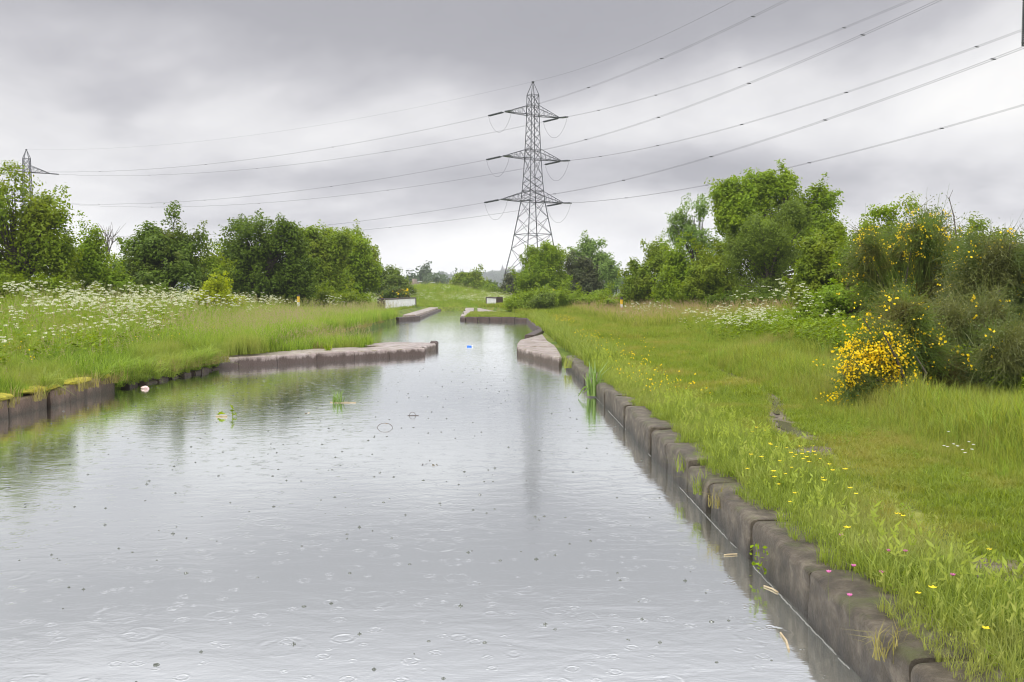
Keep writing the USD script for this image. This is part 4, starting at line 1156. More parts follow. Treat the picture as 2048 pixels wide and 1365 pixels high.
# verge along the coping
p = field(2.0, 2.95, 2.4, 22, .056, rg)
p = in_view(on_land(p, .10))
p = p[(p[:, 0] > RW + .27) | (meshkit.fbm(np.c_[p[:, :2] * 1.7, p[:, :1] * 0], 3, 19) + (p[:, 0] - RW - .27) * 1.3 > .40)]
p[:, 2] = np.where(p[:, 0] < RW + .40, np.maximum(p[:, 2], .31), p[:, 2])
h_ = .55 + .9 * meshkit.fbm(np.c_[p[:, :2] * 1.1, p[:, :1] * 0], 3, 9)
h_ *= np.interp(p[:, 0], [2.05, 2.3, 2.75, 2.95], [.55, 1.0, .8, .5])
scatter('verge_grass', 'longer bright grass fringe growing over the stone coping', P_(16, .20, .055, .75, .0062, 'verge_blade', 0, 6) + P_(12, .24, .05, .6, .0055, 'verge_blade', 1, 2), p, rg, .75, 1.25, scales=h_)
# herbs among it
p = field(2.15, 5.2, 2.6, 24, .34, rg)
p = in_view(on_land(p, .22))
p = p[rg.random(len(p)) < np.interp(p[:, 0], [2.2, 2.8, 3.2, 5.2], [.9, .8, .25, .35])]


def rosette(n, size, h, rg):
    a = rg.uniform(0, 2 * np.pi, n)
    c = np.c_[np.cos(a), np.sin(a), np.zeros(n)] * (rg.uniform(.3, 1, n) * size)[:, None] + [0, 0, 0] + np.c_[np.zeros((n, 2)), rg.random(n) * h]
    v, f = leaf_quads(c, np.c_[np.cos(a) * -.5, np.sin(a) * -.5, np.ones(n)], size * .9, rg, aspect=.5)
    return [(( v, f), np.repeat(rg.random(n), 4), 'herb_leaf')]


scatter('verge_herbs', 'small leafy weeds among the towpath grass', [rosette(24, .028, .10, rg) for _ in range(4)], p, rg, .6, 1.5, cat='weeds')
# taller grass right of the path
p = field(4.4, 10.5, 5.5, 22, .088, rg)
p = in_view(on_land(p))
w = smoothstep(4.5, 5.6, p[:, 0] - .35 * (meshkit.fbm(np.c_[p[:, :2] * .8, p[:, :1] * 0], 2, 2) - .5) + .012 * (p[:, 1] - 10))
hs = .34 + .66 * w + .1 * smoothstep(5.2, 7.0, p[:, 0]) * smoothstep(12.5, 11, p[:, 1])
hs *= 1 - .62 * smoothstep(6.0, 6.6, p[:, 0]) * smoothstep(11.8, 12.6, p[:, 1])
hs *= .75 + .5 * meshkit.fbm(np.c_[p[:, :2] * .9, p[:, :1] * 0], 3, 14)
p[:, 2] -= .01
tall = P_(15, .52, .085, .55, .0075, 'tall_blade', 0, 5) + P_(17, .46, .085, .7, .0085, 'meadow_blade', 0, 2)
scatter('tall_grass', 'tall feathery grass below the broom bushes on the right', tall, p, rg, .75, 1.25, scales=hs)
p = field(5.5, 15, 22, 42, .17, rg)
p = in_view(on_land(p))
hs = (.4 + .6 * smoothstep(5.5, 9, p[:, 0])) * (.7 + .6 * meshkit.fbm(np.c_[p[:, :2] * .6, p[:, :1] * 0], 3, 15))
scatter('tall_grass', 'rough grass between towpath and right hedge', P_(30, .46, .14, .5, .011, 'tall_blade', 0, 4) + P_(30, .40, .14, .7, .012, 'meadow_blade', 0, 3), p, rg, .75, 1.25, scales=hs)
# towpath beyond, up to the aqueduct
p = field(2.2, 6.5, 33, 64, .17, rg)
p = in_view(on_land(p))
scatter('verge_grass', 'grass of the far towpath beside the narrows', P_(30, .26, .15, .6, .013, 'turf'), p, rg, .6, 1.4)
p = field(2.2, 2.9, 22, 64, .13, rg)
p = in_view(on_land(p, .25))
scatter('verge_grass', 'taller grass overhanging the far right water edge', P_(20, .42, .12, .6, .011, 'verge_blade'), p, rg, .6, 1.3)
p = field(6.0, 22, 40, 80, .27, rg)
p = in_view(on_land(p))
scatter('meadow_grass', 'meadow grass before the right hedge', P_(32, .5, .2, .5, .017, 'tall_blade', 2), p, rg, .6, 1.3)
p = field(-3, 14, 64, 104, .33, rg)
p = in_view(on_land(p))
scatter('meadow_grass', 'rough grass around the right aqueduct parapet', P_(30, .42, .25, .5, .02, 'turf'), p, rg, .6, 1.3)
p = np.vstack([field(-2.2, 2.2, 64.2, 80, .2, rg)])
p = p[(p[:, 1] > 66.7 - (p[:, 0] + 2.4) * .72) & (p[:, 0] > -2.2)]
scatter('short_grass', 'bright short grass on top of the dark stone edge of the narrow channel', P_(30, .22, .14, .6, .014, 'verge_blade'), np.c_[p, np.full(len(p), .26)], rg, .6, 1.2)
# left bank
p = field(-9.6, LW + .02, 10, 26, .095, rg)
p = in_view(on_land(p, .14))
hs = (.55 + .7 * meshkit.fbm(np.c_[p[:, :2] * .9, p[:, :1] * 0], 3, 33)) * np.interp(p[:, 0], [-9.6, -8.3, -7.9], [1.0, .85, .45])
scatter('meadow_grass', 'long soft grass hanging over the left bank wall', P_(20, .55, .10, .6, .009, 'meadow_blade', 0, 5) + P_(16, .55, .10, .8, .009, 'meadow_blade', 1, 1), p, rg, .75, 1.25, scales=hs)
p = field(-18, -9.4, 14, 46, .17, rg)
p = in_view(on_land(p))
hs = .35 + 1.3 * meshkit.fbm(np.c_[p[:, :2] * .55, p[:, :1] * 0], 3, 34)
scatter('meadow_grass', 'long meadow grass of the left bank', P_(26, .62, .15, .55, .012, 'meadow_blade', 0, 4) + P_(24, .55, .15, .8, .012, 'meadow_blade', 1, 2), p, rg, .75, 1.25, scales=hs)
p = np.vstack([field(-9.4, -6.6, 25, 46, .15, rg), field(-9.4, -6.3, 46, 66, .19, rg)])
p = in_view(on_land(p, .12))
scatter('meadow_grass', 'grass along the left water edge behind the pier', P_(26, .62, .14, .6, .012, 'meadow_blade', 1), p, rg, .7, 1.25)
p = field(-34, -9.0, 40, 104, .34, rg)
p = in_view(on_land(p))
scatter('meadow_grass', 'meadow grass below the left bank trees', P_(34, .7, .28, .5, .02, 'meadow_blade', 1), p, rg, .7, 1.3, scales=np.interp(p[:, 1], [55, 78], [1, .42]))
p = field(-26, 14, 103, 160, .5, rg)
p = in_view(on_land(p))
scatter('meadow_grass', 'grass of the green bank beyond the end of the water', P_(34, .75, .4, .5, .03, 'meadow_blade', 1), p, rg, .6, 1.2, scales=np.interp(p[:, 1], [108, 116], [.5, 1]))
q_ = np.c_[LW - .16 + .14 * rg.random(150), rg.uniform(9, 21, 150), np.full(150, .30)]
q_ = q_[meshkit.fbm(q_[:, :2].repeat([2, 1], axis=1) * .9, 2, 4) > .46]
scatter('wall_grass', 'bent grass hanging down over the left wall', P_(26, .36, .06, 1.5, .008, 'meadow_blade', 0, 4), q_, rg, .7, 1.3, tilt=.3)
u_ = rg.random(230)
q_ = np.c_[np.interp(u_, [0, .62, 1], [LW - .02, LW + .40, -7.42]) + rg.uniform(-.22, .10, 230), np.interp(u_, [0, .62, 1], [19.3, 23.4, 25.0]), np.zeros(230)]
q_[:, 2] = rg.uniform(.06, .28, 230)
scatter('bank_grass', 'long grass spilling into the water before the left pier', P_(24, .42, .08, 1.3, .010, 'meadow_blade', 0, 4), q_, rg, .6, 1.3, tilt=.3)
# on the pier, and dry tufts along the foot of the left bank
p = field(-7.4, -3.6, 26, 34.6, .12, rg)
pier_top = Polygon([(-7.6, 26.5), (-6.7, 27.2), (-5.9, 28.6), (-4.9, 30.2), (-4.2, 32.4), (-4.4, 34.1), (-7.5, 35.2)]).buffer(-.1)
p = p[shapely.contains_xy(pier_top, p[:, 0], p[:, 1])]
p = p[meshkit.fbm(np.c_[p * .8, p[:, :1] * 0], 3, 5) > np.interp(p[:, 0], [-6, -4], [.35, .56])]
scatter('pier_grass', 'tall grass growing on the left stone pier', P_(18, .48, .10, .5, .012, 'meadow_blade', 1), np.c_[p, np.full(len(p), .15)], rg, .4, 1.2)
q_ = np.vstack([np.c_[rg.uniform(LW - .1, LW + .15, 70), rg.uniform(12, 21, 70)], np.c_[np.linspace(LW, LW + .75, 60) + rg.normal(0, .08, 60), np.linspace(20.5, 25, 60)], np.c_[rg.uniform(-6.4, -5.2, 40), rg.uniform(29.3, 31, 40)], np.c_[rg.uniform(-7.2, -6.8, 70), rg.uniform(38, 62, 70)]])
q_ = np.c_[q_, np.full(len(q_), .2)]
scatter('dry_grass', 'reddish dry grass along the foot of the left bank', P_(18, .34, .08, .8, .009, 'dry_blade'), q_, rg, .5, 1.2)

# ------------------------------------------------------------------ cow parsley, nettles


def parsley(rg, h=1.1, heads=8):
    """Branching stem with flat white umbels, feathery leaves below."""
    stem, leaf, head = MB(), MB(), MB()
    P = []
    for k in range(heads):
        a, r = rg.uniform(0, 2 * np.pi), rg.uniform(.06, .34) * h
        z0, z1 = rg.uniform(.35, .6) * h, h * rg.uniform(.72, 1.08)
        P.append([[0, 0, 0], [math.cos(a) * r * .2, math.sin(a) * r * .2, z0], [math.cos(a) * r, math.sin(a) * r, z1]])
        c = np.array(P[-1][2])
        m = 9
        aa = rg.uniform(0, 2 * np.pi, m)
        rr = .065 * np.sqrt(rg.random(m)) * rg.uniform(.8, 1.3)
        pts = c + np.c_[np.cos(aa) * rr, np.sin(aa) * rr, .015 - rr * rr * 3]
        v, f = leaf_quads(pts, np.c_[np.cos(aa) * .8, np.sin(aa) * .8, np.ones(m) * .6] + rg.normal(size=(m, 3)) * .55, .046, rg, aspect=.9)
        head.add((v, f), np.repeat(rg.random(m), 4))
    v, f, per = ribbons(np.array(P), np.full(heads, .009), rg)
    stem.add((v, f), .6)
    m = 34
    a = rg.uniform(0, 2 * np.pi, m)
    zz = h * .62 * rg.random(m) ** .8
    r = (.28 * h * (1 - zz / h) * rg.uniform(.3, 1, m))
    v, f = leaf_quads(np.c_[np.cos(a) * r, np.sin(a) * r, zz], np.c_[np.cos(a) * .4, np.sin(a) * .4, np.ones(m)] + rg.normal(size=(m, 3)) * .3, .13, rg, aspect=.5)
    leaf.add((v, f), np.repeat(rg.random(m), 4))
    return stem, leaf, head


kinds = []
for k in range(5):
    s_, l_, h_ = parsley(rg, 1.05, 6)
    kinds.append([(s_.mesh(), s_.tint(), 'herb_leaf'), (l_.mesh(), l_.tint(), 'herb_leaf'), (h_.mesh(), h_.tint(), 'white_petal')])


def drift(x0, x1, y0, y1, step, thr, seed, scale=.35):
    p = field(x0, x1, y0, y1, step, rg)
    p = in_view(on_land(p))
    return p[meshkit.fbm(np.c_[p[:, :2] * scale, p[:, :1] * 0], 3, seed) > thr]


p = np.vstack([drift(-26, -10.5, 22, 46, .62, .53, 41, .55), drift(-20, -9.5, 46, 84, 1.0, .52, 42, .4)])
p = p[p[:, 0] < -9.3 - .10 * np.clip(40 - p[:, 1], 0, 20) - 1.2 * rg.random(len(p))]
scatter('cow_parsley', 'drift of white cow parsley below the left bank trees', kinds, p, rg, .8, 1.35, cat='cow parsley')
p = drift(-16, 8, 108, 132, .9, .50, 43)
scatter('cow_parsley', 'pale cow parsley on the bank beyond the end of the water', kinds, p, rg, .7, 1.1, cat='cow parsley')
p = np.vstack([drift(6.9, 10.2, 27, 35, .55, .50, 44), drift(7, 9, 44, 52, .7, .52, 46)])
scatter('cow_parsley', 'white cow parsley under the right hedge', kinds, p, rg, .55, 0.95, cat='cow parsley')
s_, l_, h_ = parsley(rg, 1.7, 16)
cp = None
for k, (px, py, d, sc, lb) in enumerate([(1572, 600, 31, 1.0, 'tallest cow parsley plant before the drooping hawthorn'), (1545, 610, 30.5, .9, 'cow parsley plant just left of the tallest one'), (1600, 615, 30, .85, 'cow parsley plant just right of the tallest one'), (1488, 625, 34, .8, 'cow parsley plant standing alone under the hawthorn\'s left side'), (1625, 630, 29, .75, 'right-hand cow parsley plant of the tall clump, beside the broad-leaved bush')]):
    w_ = at(px, py, d)
    w_[2] = land(w_[0], w_[1])
    if cp is None:
        cp = Thing('cow_parsley', lb, 'cow parsley', w_, 0, 'tall cow parsley under the right hedge')
        cp.part('stems', s_.mesh(), 'herb_leaf', tint=s_.tint(), local=True)
        cp.part('leaves', l_.mesh(), 'herb_leaf', tint=l_.tint(), local=True)
        cp.part('umbels', h_.mesh(), 'white_petal', tint=h_.tint(), local=True, kind='stuff')
    else:
        again(cp, w_, k * 1.3, lb, sc)


def nettle(rg, h):
    mb = MB()
    for k in range(4):
        b = np.array([*rg.normal(0, .07, 2), 0])
        d = np.array([*rg.normal(0, .12, 2), 1])
        H = h * rg.uniform(.7, 1.1)
        v, f, per = ribbons(np.array([[b, b + d * H * .5, b + d * H]]), np.array([.008]), rg)
        mb.add((v, f), .3)
        m = 16
        zz = np.linspace(.15, 1, m)
        a = np.arange(m) * 1.57 + rg.random() * 3
        r = .07 * (1.15 - zz * .6)
        c = b + d * (H * zz)[:, None] + np.c_[np.cos(a) * r, np.sin(a) * r, np.zeros(m)]
        v, f = leaf_quads(c, np.c_[np.cos(a) * .5, np.sin(a) * .5, np.ones(m)], .12, rg, aspect=.5)
        mb.add((v, f), np.repeat(rg.random(m), 4))
    return [(mb.mesh(), mb.tint(), 'herb_leaf')]


nk = [nettle(rg, .75) for _ in range(4)]
p = np.vstack([drift(8.0, 13.5, 20, 34, .30, .42, 51), drift(7.6, 10, 12.5, 16, .3, .5, 52)])
scatter('nettles', 'green leafy weeds between the tall grass and the broom', nk, p, rg, .5, 1.0, cat='weeds')
p = drift(-22, -8.6, 13, 46, .42, .46, 53, .6)
scatter('nettles', 'leafy weeds among the left meadow grass', nk, p, rg, .5, 1.0, cat='weeds')
p = drift(-13, -9.2, 14, 30, .55, .56, 47, .6)
scatter('cow_parsley', 'loose cow parsley standing nearer the left water edge', kinds, p, rg, .65, .95, cat='cow parsley')

# ------------------------------------------------------------------ flowers one can count


def flower(name, label, cat, group, mat, petals, size, h, p, cup=.5):
    t = Thing(name, label, cat, p, 0, group)
    g = np.random.default_rng(3)
    v, f, per = ribbons(np.array([[[0, 0, -.01], [.006, .004, h * .55], [0, 0, h]]]), np.array([.0035]), g)
    t.part('stem', (v, f), 'herb_leaf', tint=np.full(len(v), .5), local=True)
    mb = MB()
    for k in range(petals):
        a = 2 * np.pi * k / petals
        o, n = np.array([math.cos(a), math.sin(a), 0]), np.array([-math.sin(a), math.cos(a), 0])
        vv = np.array([[0, 0, h], *(o * size * .6 + n * size * .42 + [0, 0, h + cup * size * .35] for n in (n,)), o * size + [0, 0, h + cup * size * .75], o * size * .6 - n * size * .42 + [0, 0, h + cup * size * .35]])
        mb.add((vv, np.array([[0, 1, 2], [0, 2, 3]])), .3 + .4 * (k % 2))
    t.part('petals', mb.mesh(), mat, tint=mb.tint(), local=True)
    return t


def spots(pix, z=.36):
    out = []
    for px, py in pix:
        w_ = onz(px, py, z + .16)
        w_[2] = land(w_[0], w_[1])
        out.append(w_)
    return out


bc = [(1505, 877), (1513, 872), (1542, 900), (1553, 899), (1502, 915), (1572, 910), (1587, 921), (1582, 928), (1605, 918), (1616, 915), (1631, 915), (1604, 928), (1606, 931), (1583, 937), (1627, 926), (1618, 940), (1571, 946), (1547, 952), (1549, 956), (1557, 963), (1645, 959), (1648, 977), (1590, 983), (1641, 925), (1523, 922), (1700, 992), (1712, 996), (1654, 1069), (1795, 1050), (1806, 1046), (1765, 1168), (1865, 1184), (1972, 1250), (1978, 1110), (1540, 905), (1560, 930), (1625, 900), (1690, 965), (1665, 960), (1472, 931), (1510, 990), (1530, 878), (1600, 905), (1592, 915), (1613, 937), (1658, 945)]
fl_ = None
for k, w_ in enumerate(spots(bc)):
    if w_[0] < 2.12:
        w_[0] = 2.14
        w_[2] = land(w_[0], w_[1])
    if fl_ is None:
        fl_ = flower('buttercup', 'small yellow buttercup in the grass beside the near right coping', 'flower', 'buttercups along the near coping', 'yellow_petal', 5, .021, .25, w_)
    else:
        again(fl_, w_, k * 2.1, None, .8 + .4 * ((k * 7) % 10) / 10)
g2 = np.random.default_rng(77)
bfar = []
for k in range(70):
    y_ = g2.uniform(13, 33)
    bfar.append(np.array([2.25 + abs(g2.normal(0, .45)) + .02 * (y_ - 12), y_, 0]))
bm = []
for k in range(3):
    mb = MB()
    for q_ in range(4):
        c = np.array([g2.normal(0, .08), g2.normal(0, .08), g2.uniform(.25, .42)])
        v, f = leaf_quads(np.repeat(c[None], 3, 0), g2.normal(size=(3, 3)) + [0, -.3, .8], .026, g2, aspect=.95)
        mb.add((v, f), .5)
    bm.append([(mb.mesh(), mb.tint(), 'yellow_petal')])
bfar = np.array(bfar)
bl = np.c_[g2.uniform(-13, -8.4, 60), g2.uniform(14, 34, 60), np.zeros(60)]
ba = np.vstack([bfar, np.c_[g2.uniform(2.6, 4.2, 40), g2.uniform(40, 60, 40), np.zeros(40)]])
ba[:, 2] = land(ba[:, 0], ba[:, 1]) - .06
bl[:, 2] = land(bl[:, 0], bl[:, 1]) + .12
scatter('far_buttercups', 'buttercups dotted along the far towpath verge', bm, ba, g2, .8, 1.2, cat='flowers')
scatter('far_buttercups', 'buttercups dotted in the left meadow grass', bm, bl, g2, .8, 1.2, cat='flowers')
fl_ = None
for k, w_ in enumerate(spots([(1683, 1042), (1708, 1100), (1658, 1111), (1811, 1084), (1764, 1112), (1906, 1133), (1700, 1155), (1778, 1078)])):
    if fl_ is None:
        fl_ = flower('clover', 'pink clover head in the verge above the nearest coping stones', 'flower', 'clover along the near coping', 'pink_petal', 9, .016, .15, w_, 1.2)
    else:
        again(fl_, w_, k * 1.7)
fl_ = None
for k, w_ in enumerate(spots([(1888, 890), (1897, 862), (1907, 887), (1925, 898), (1915, 891), (1938, 883), (1944, 897), (1947, 888), (1930, 905), (1895, 892)])):
    if fl_ is None:
        fl_ = flower('daisy', 'tiny white daisy in the grass patch right of the muddy path', 'flower', 'daisies right of the muddy path', 'daisy_petal', 8, .017, .17, w_, .1)
    else:
        again(fl_, w_, k * 1.7)

# ------------------------------------------------------------------ muddy path and puddles


from scipy.interpolate import RegularGridInterpolator
_lie = RegularGridInterpolator((gy, gx), Z)


def lie(x, y):
    return _lie(np.stack([y, x], -1))


def ragged(poly, amp=.05, seed=0):
    c = np.array(poly.segmentize(.05).exterior.coords)[:-1]
    n = np.stack([meshkit.fbm(np.c_[c * 5, c[:, :1] * 0], 3, seed), meshkit.fbm(np.c_[c * 5, c[:, :1] * 0], 3, seed + 9)], -1) - .5
    q_ = Polygon(c + n * amp * 3).buffer(0)
    return max(q_.geoms, key=lambda g: g.area) if hasattr(q_, 'geoms') else q_


def sheet(poly, lift, step=.12, rough=0.0):
    """A thin sheet draped over the land."""
    poly = poly.simplify(.01)
    x0, y0, x1, y1 = poly.bounds
    v, f = trimesh.creation.triangulate_polygon(poly.segmentize(step), engine='earcut')
    m = trimesh.Trimesh(np.c_[v, np.zeros(len(v))], f)
    m = m.subdivide_to_size(step, max_iter=8)
    v = np.array(m.vertices)
    v[:, 2] = lie(v[:, 0], v[:, 1]) + lift
    return v, np.array(m.faces)


mud_area = shapely.union_all([b_.buffer(.06).buffer(.03) for b_ in bare_spots] + [LineString(list(trail.coords)[0:6]).buffer(.06)])
for g_ in getattr(mud_area, 'geoms', [mud_area]):
    single('muddy_path', sheet(ragged(Polygon(g_.exterior), .07), .008), 'mud', 'narrow muddy trail worn through the towpath grass', None, smooth=True, kind='structure')
for k, pp in enumerate([[(1437, 733), (1452, 735), (1490, 751), (1484, 754), (1445, 741)], [(1549, 788), (1558, 792), (1557, 818), (1548, 812)], [(1552, 829), (1580, 835), (1612, 855), (1600, 859), (1565, 845)], [(1596, 885), (1632, 884), (1625, 892), (1600, 892)]]):
    pl = Polygon([onz(a_, b_, .42)[:2] for a_, b_ in pp]).buffer(.02)
    pl = ragged(pl, .05, k)
    zmax = lie(*np.array(pl.exterior.coords).T).max() + .010
    v, f = trimesh.creation.triangulate_polygon(pl, engine='earcut')
    single('puddle', (np.c_[v, np.full(len(v), zmax)], f), 'puddle', 'rain puddle lying in the muddy trail', None, kind='structure')

# ------------------------------------------------------------------ plants at the water's edge, floating things
rg = np.random.default_rng(31)


def clump(name, label, cat, c, n, h, spread, lean, width, mat, seed, squash=None, group=None):
    g = np.random.default_rng(seed)
    mb = blades(n, h, spread, lean, width, g)
    t = Thing(name, label, cat, c, 0, group)
    v, f = mb.mesh()
    if squash is not None:
        v = v * squash
    t.part('blades', (v, f), mat, tint=mb.tint(), local=True)
    return t


w_ = onz(676, 806, 0)
t = clump('floating_grass_tuft', 'green grass tuft growing on debris out in the water', 'grass tuft', w_, 60, .30, .10, .9, .012, 'reed_blade', 1)
for k in range(6):
    a_ = w_ + [rg.normal(-.05, .16), rg.normal(0, .06), .006]
    t.part('debris', tube([a_, a_ + [rg.uniform(.1, .25), rg.normal(0, .05), 0]], .009, 5), 'dead_reed')
w_ = onz(452, 834, 0)
t = Thing('floating_weed', 'two leafy bits of water weed floating left of the grass tuft', 'water weed', w_)
v, f = leaf_quads(np.array([[-.1, 0, .05], [-.06, 0, .06], [-.13, .02, .03], [.1, 0, .1], [.13, 0, .06], [.09, 0, .16], [.16, 0, .05], [.11, 0, .04]]), rg.normal(size=(8, 3)), .12, rg, .35)
t.part('leaves', (v, f), 'herb_leaf', tint=np.repeat(rg.random(8), 4), local=True)
t.part('stem', tube([w_ + [-.16, 0, .01], w_ + [.02, 0, .012]], .012, 5), 'dead_reed')
t.part('stem', tube([w_ + [.1, 0, -.02], w_ + [.11, 0, .1], w_ + [.1, 0, .19]], .006, 5), 'herb_leaf', tint=np.full(17, .5))
w_ = onz(770, 856, 0)
t = Thing('floating_twig', 'thin bent twig arching out of the open water', 'twig', w_)
a_ = np.linspace(0, np.pi, 9)
t.part('stem', tube(np.c_[w_[0] + .11 * np.cos(a_), np.full(9, w_[1]), .07 * np.sin(a_)], .0045, 4), 'twig')
t.part('leaf', leaf_quads((w_ + [.02, 0, .06])[None], np.array([[0, -.4, 1.0]]), .06, rg, .4), 'dead_reed')
w_ = onz(825, 832, 0)
t = Thing('floating_twig', 'small twig with a loop beyond the arching twig', 'twig', w_)
t.part('stem', tube(np.c_[w_[0] + .05 * np.cos(a_), np.full(9, w_[1]), .06 * np.sin(a_)], .004, 4), 'twig')
t.part('stem', tube([w_ + [-.08, 0, .004], w_ + [.1, .01, .004]], .004, 4), 'twig')
for k, (px, py, mat, lb, sz) in enumerate([(1605 - 738, 930, 'dead_reed', 'yellowish fleck of leaf floating in mid canal', .05), (845, 929, 'twig', 'dark fleck of leaf floating in mid canal', .05), (930, 0, None, None, 0), (612, 823 + 4, 'dead_reed', 'brown leaf scrap floating left of the grass tuft', .06)]):
    if mat:
        w_ = onz(px, py, 0)
        v, f = leaf_quads(np.array([w_ + [0, 0, .012], w_ + [.04, .02, .012]]), np.array([[.1, 0, 1], [-.1, .1, 1]]), sz, rg, .6, .3)
        single('floating_leaf', (v, f), mat, lb, 'leaf')


def bottle(label, p, ang):
    t = Thing('plastic_bottle', label, 'bottle', p, ang)
    prof = np.array([(0, 0), (.033, .002), (.036, .02), (.034, .08), (.036, .14), (.035, .17), (.014, .215), (.013, .235), (0, .236)])
    m = trimesh.creation.revolve(prof, sections=16)
    m.apply_transform(trimesh.transformations.rotation_matrix(math.pi / 2, [0, 1, 0]))
    m.apply_scale(.8)
    m.apply_translation([-.15, 0, .02])
    t.part('body', m, 'blue_plastic', smooth=40, local=True)
    c = trimesh.creation.cylinder(radius=.021, height=.03, sections=14)
    c.apply_transform(trimesh.transformations.rotation_matrix(math.pi / 2, [0, 1, 0]))
    c.apply_translation([.05, 0, .02])
    t.part('cap', c, 'white_paint', smooth=40, local=True)


bottle('bright blue bottle with a white cap, floating in the narrows', onz(942, 694, 0), .1)
for k, (px, py, lb) in enumerate([(290, 778, 'crumpled pinkish white litter floating at the left bank'), (655, 714, 'pink scrap of litter at the foot of the left pier')]):
    w_ = onz(px, py, 0)
    s = trimesh.creation.icosphere(2, 1.0)
    v = np.array(s.vertices)
    v = v * (1 + 1.0 * (meshkit.fbm(v * 2.2 + k * 5, 3, k)[:, None] - .5)) * ([.085, .05, .035] if k == 0 else [.12, .05, .045]) + w_ + [0, 0, .02]
    single('litter', (v, s.faces), 'pink_litter', lb, 'litter')
# reeds at the right bank
w_ = onz(1190, 790, .05)
w_[0] = 1.80
t = clump('reed_plant', 'broad-bladed reed plant growing from the right wall', 'reed', w_, 22, .68, .10, .45, .045, 'reed_blade', 4)
v, f, per = ribbons(np.array([[[0, 0, .2], [-.16, -.02, .14], [-.27, -.05, -.02]], [[0, 0, .15], [-.1, -.1, .12], [-.2, -.2, .05]]]), np.array([.05, .04]), rg)
t.part('bent_blade', (v, f), 'reed_blade', tint=np.full(len(v), .4), local=True)
w_ = onz(1130, 735, .12)
w_[0] = max(w_[0], 1.78)
clump('reed_plant', 'dark grass tuft hanging at the corner of the right pier', 'grass tuft', w_, 40, .4, .12, .9, .012, 'verge_blade', 6)
for k, (px, py, z, n, h, lb) in enumerate([(1390, 985, .16, 34, .26, 'spiky grass tuft hanging from the coping joint beyond the stepped stones'), (1350, 940, .2, 30, .22, 'pale grass tuft on the wall face near the low stones'), (1440, 1010, .18, 36, .24, 'reddish grass tuft hanging down the wall between two stones'), (1810, 1310, .26, 40, .2, 'straw-coloured grass tuft at the nearest coping joint')]):
    w_ = onz(px, py, z)
    w_[0] = RW - .01
    t = clump('wall_grass', lb, 'grass tuft', w_, n, h, .07, 1.1, .006, 'dry_blade' if k > 1 else 'verge_blade', 40 + k)
w_ = onz(1535, 1125, .12)
w_[0] = RW - .03
t = Thing('wall_weed', 'small green leafy weed rooted in the joint low on the right wall', 'weed', w_)
c = np.c_[rg.normal(-.04, .03, 34), rg.normal(0, .045, 34), rg.uniform(-.08, .13, 34)]
v, f = leaf_quads(c, rg.normal(size=c.shape) + [-.6, -.3, .5], .035, rg, .7)
t.part('leaves', (v, f), 'herb_leaf', tint=np.repeat(rg.random(34), 4), local=True)
t.part('stem', tube([w_ + [.02, 0, -.1], w_ + [-.03, 0, .02], w_ + [-.05, 0, .12]], .004, 4), 'twig')
w_ = onz(655, 705, .2)
clump('wall_weed', 'green weed on the front edge of the left pier', 'weed', w_, 30, .38, .1, .7, .025, 'herb_leaf', 50)
for k, (pa, pb, lb) in enumerate([((1528, 1174), (1556, 1187), 'short pale reed stalk floating at the wall\'s foot'), ((1561, 1268), (1578, 1302), 'curved pale reed stalk floating near the bottom of the photo'), ((1448, 1112), (1474, 1110), 'bits of brown reed floating beside the wall')]):
    a_, b_ = onz(*pa, 0), onz(*pb, 0)
    m_ = (a_ + b_) / 2 + [.01, 0, 0]
    single('floating_reed', tube([a_ + [0, 0, .006], m_ + [0, 0, .008], b_ + [0, 0, .006]], .006, 6), 'dead_reed', lb, 'reed stalk')
# where drops strike: small crowns of water
g2 = np.random.default_rng(9)
sm = []
for k in range(3):
    mb = MB()
    ring = np.linspace(0, 2 * np.pi, 13)
    mb.add(tube(np.c_[np.cos(ring) * .014, np.sin(ring) * .014, .000 + .003 * g2.random(13)], .0022, 5, cap=False), .5)
    mb.add(tube([[0, 0, -.002], [0, 0, .006], [.001, 0, .009 + .004 * k]], [.006, .004, .002], 7), .5)
    sm.append([(mb.mesh(), mb.tint(), 'drop')])
p = np.c_[g2.uniform(-7.5, 1.8, 650), 3.5 + 22 * g2.random(650) ** 1.2, np.zeros(650)]
p = in_view(p)
scatter('raindrop_splash', 'small splashes where rain strikes the water', sm, p, g2, .3, 1.1, cat='splashes')

# ------------------------------------------------------------------ beyond the aqueduct
tree('willow_tree', 'round grey-green tree standing alone beyond the end of the water', 'tree', 170, 930, [(930, 568, 24, 20), (915, 577, 16, 14), (948, 572, 16, 18), (925, 556, 12, 10), (935, 582, 26, 10)], 'leaf_mid', 330, 42, .42, .85, 60)
tree('hawthorn_tree', 'small dark tree left of the pylon\'s foot, on the far meadow', 'tree', 220, 981, [(980, 577, 11, 9), (988, 580, 8, 7)], 'leaf_dark', 120, 34, .5, .8, 61)
tree('bramble_bank', 'bright green low bushes right of the round lone tree', 'bramble', 150, 985, [(975, 588, 20, 7), (1000, 590, 16, 7)], 'leaf_bright', 130, 36, .35, .7, 62, limb=False)
broom('gorse bush in yellow flower behind the left white parapet', 104, 795, [(790, 583, 18, 13), (775, 588, 16, 10), (806, 588, 12, 10)], 900, 500, 'broom_stem', 63, width=.05, fsize=.22, cluster=.36)
broom('small gorse with two yellow patches before the dark bronze bush', 90, 1115, [(1106, 584, 7, 7), (1124, 588, 8, 6)], 300, 140, 'broom_stem', 64, width=.05, fsize=.2, cluster=.3)
TF = 'dark trees far beyond the canal'
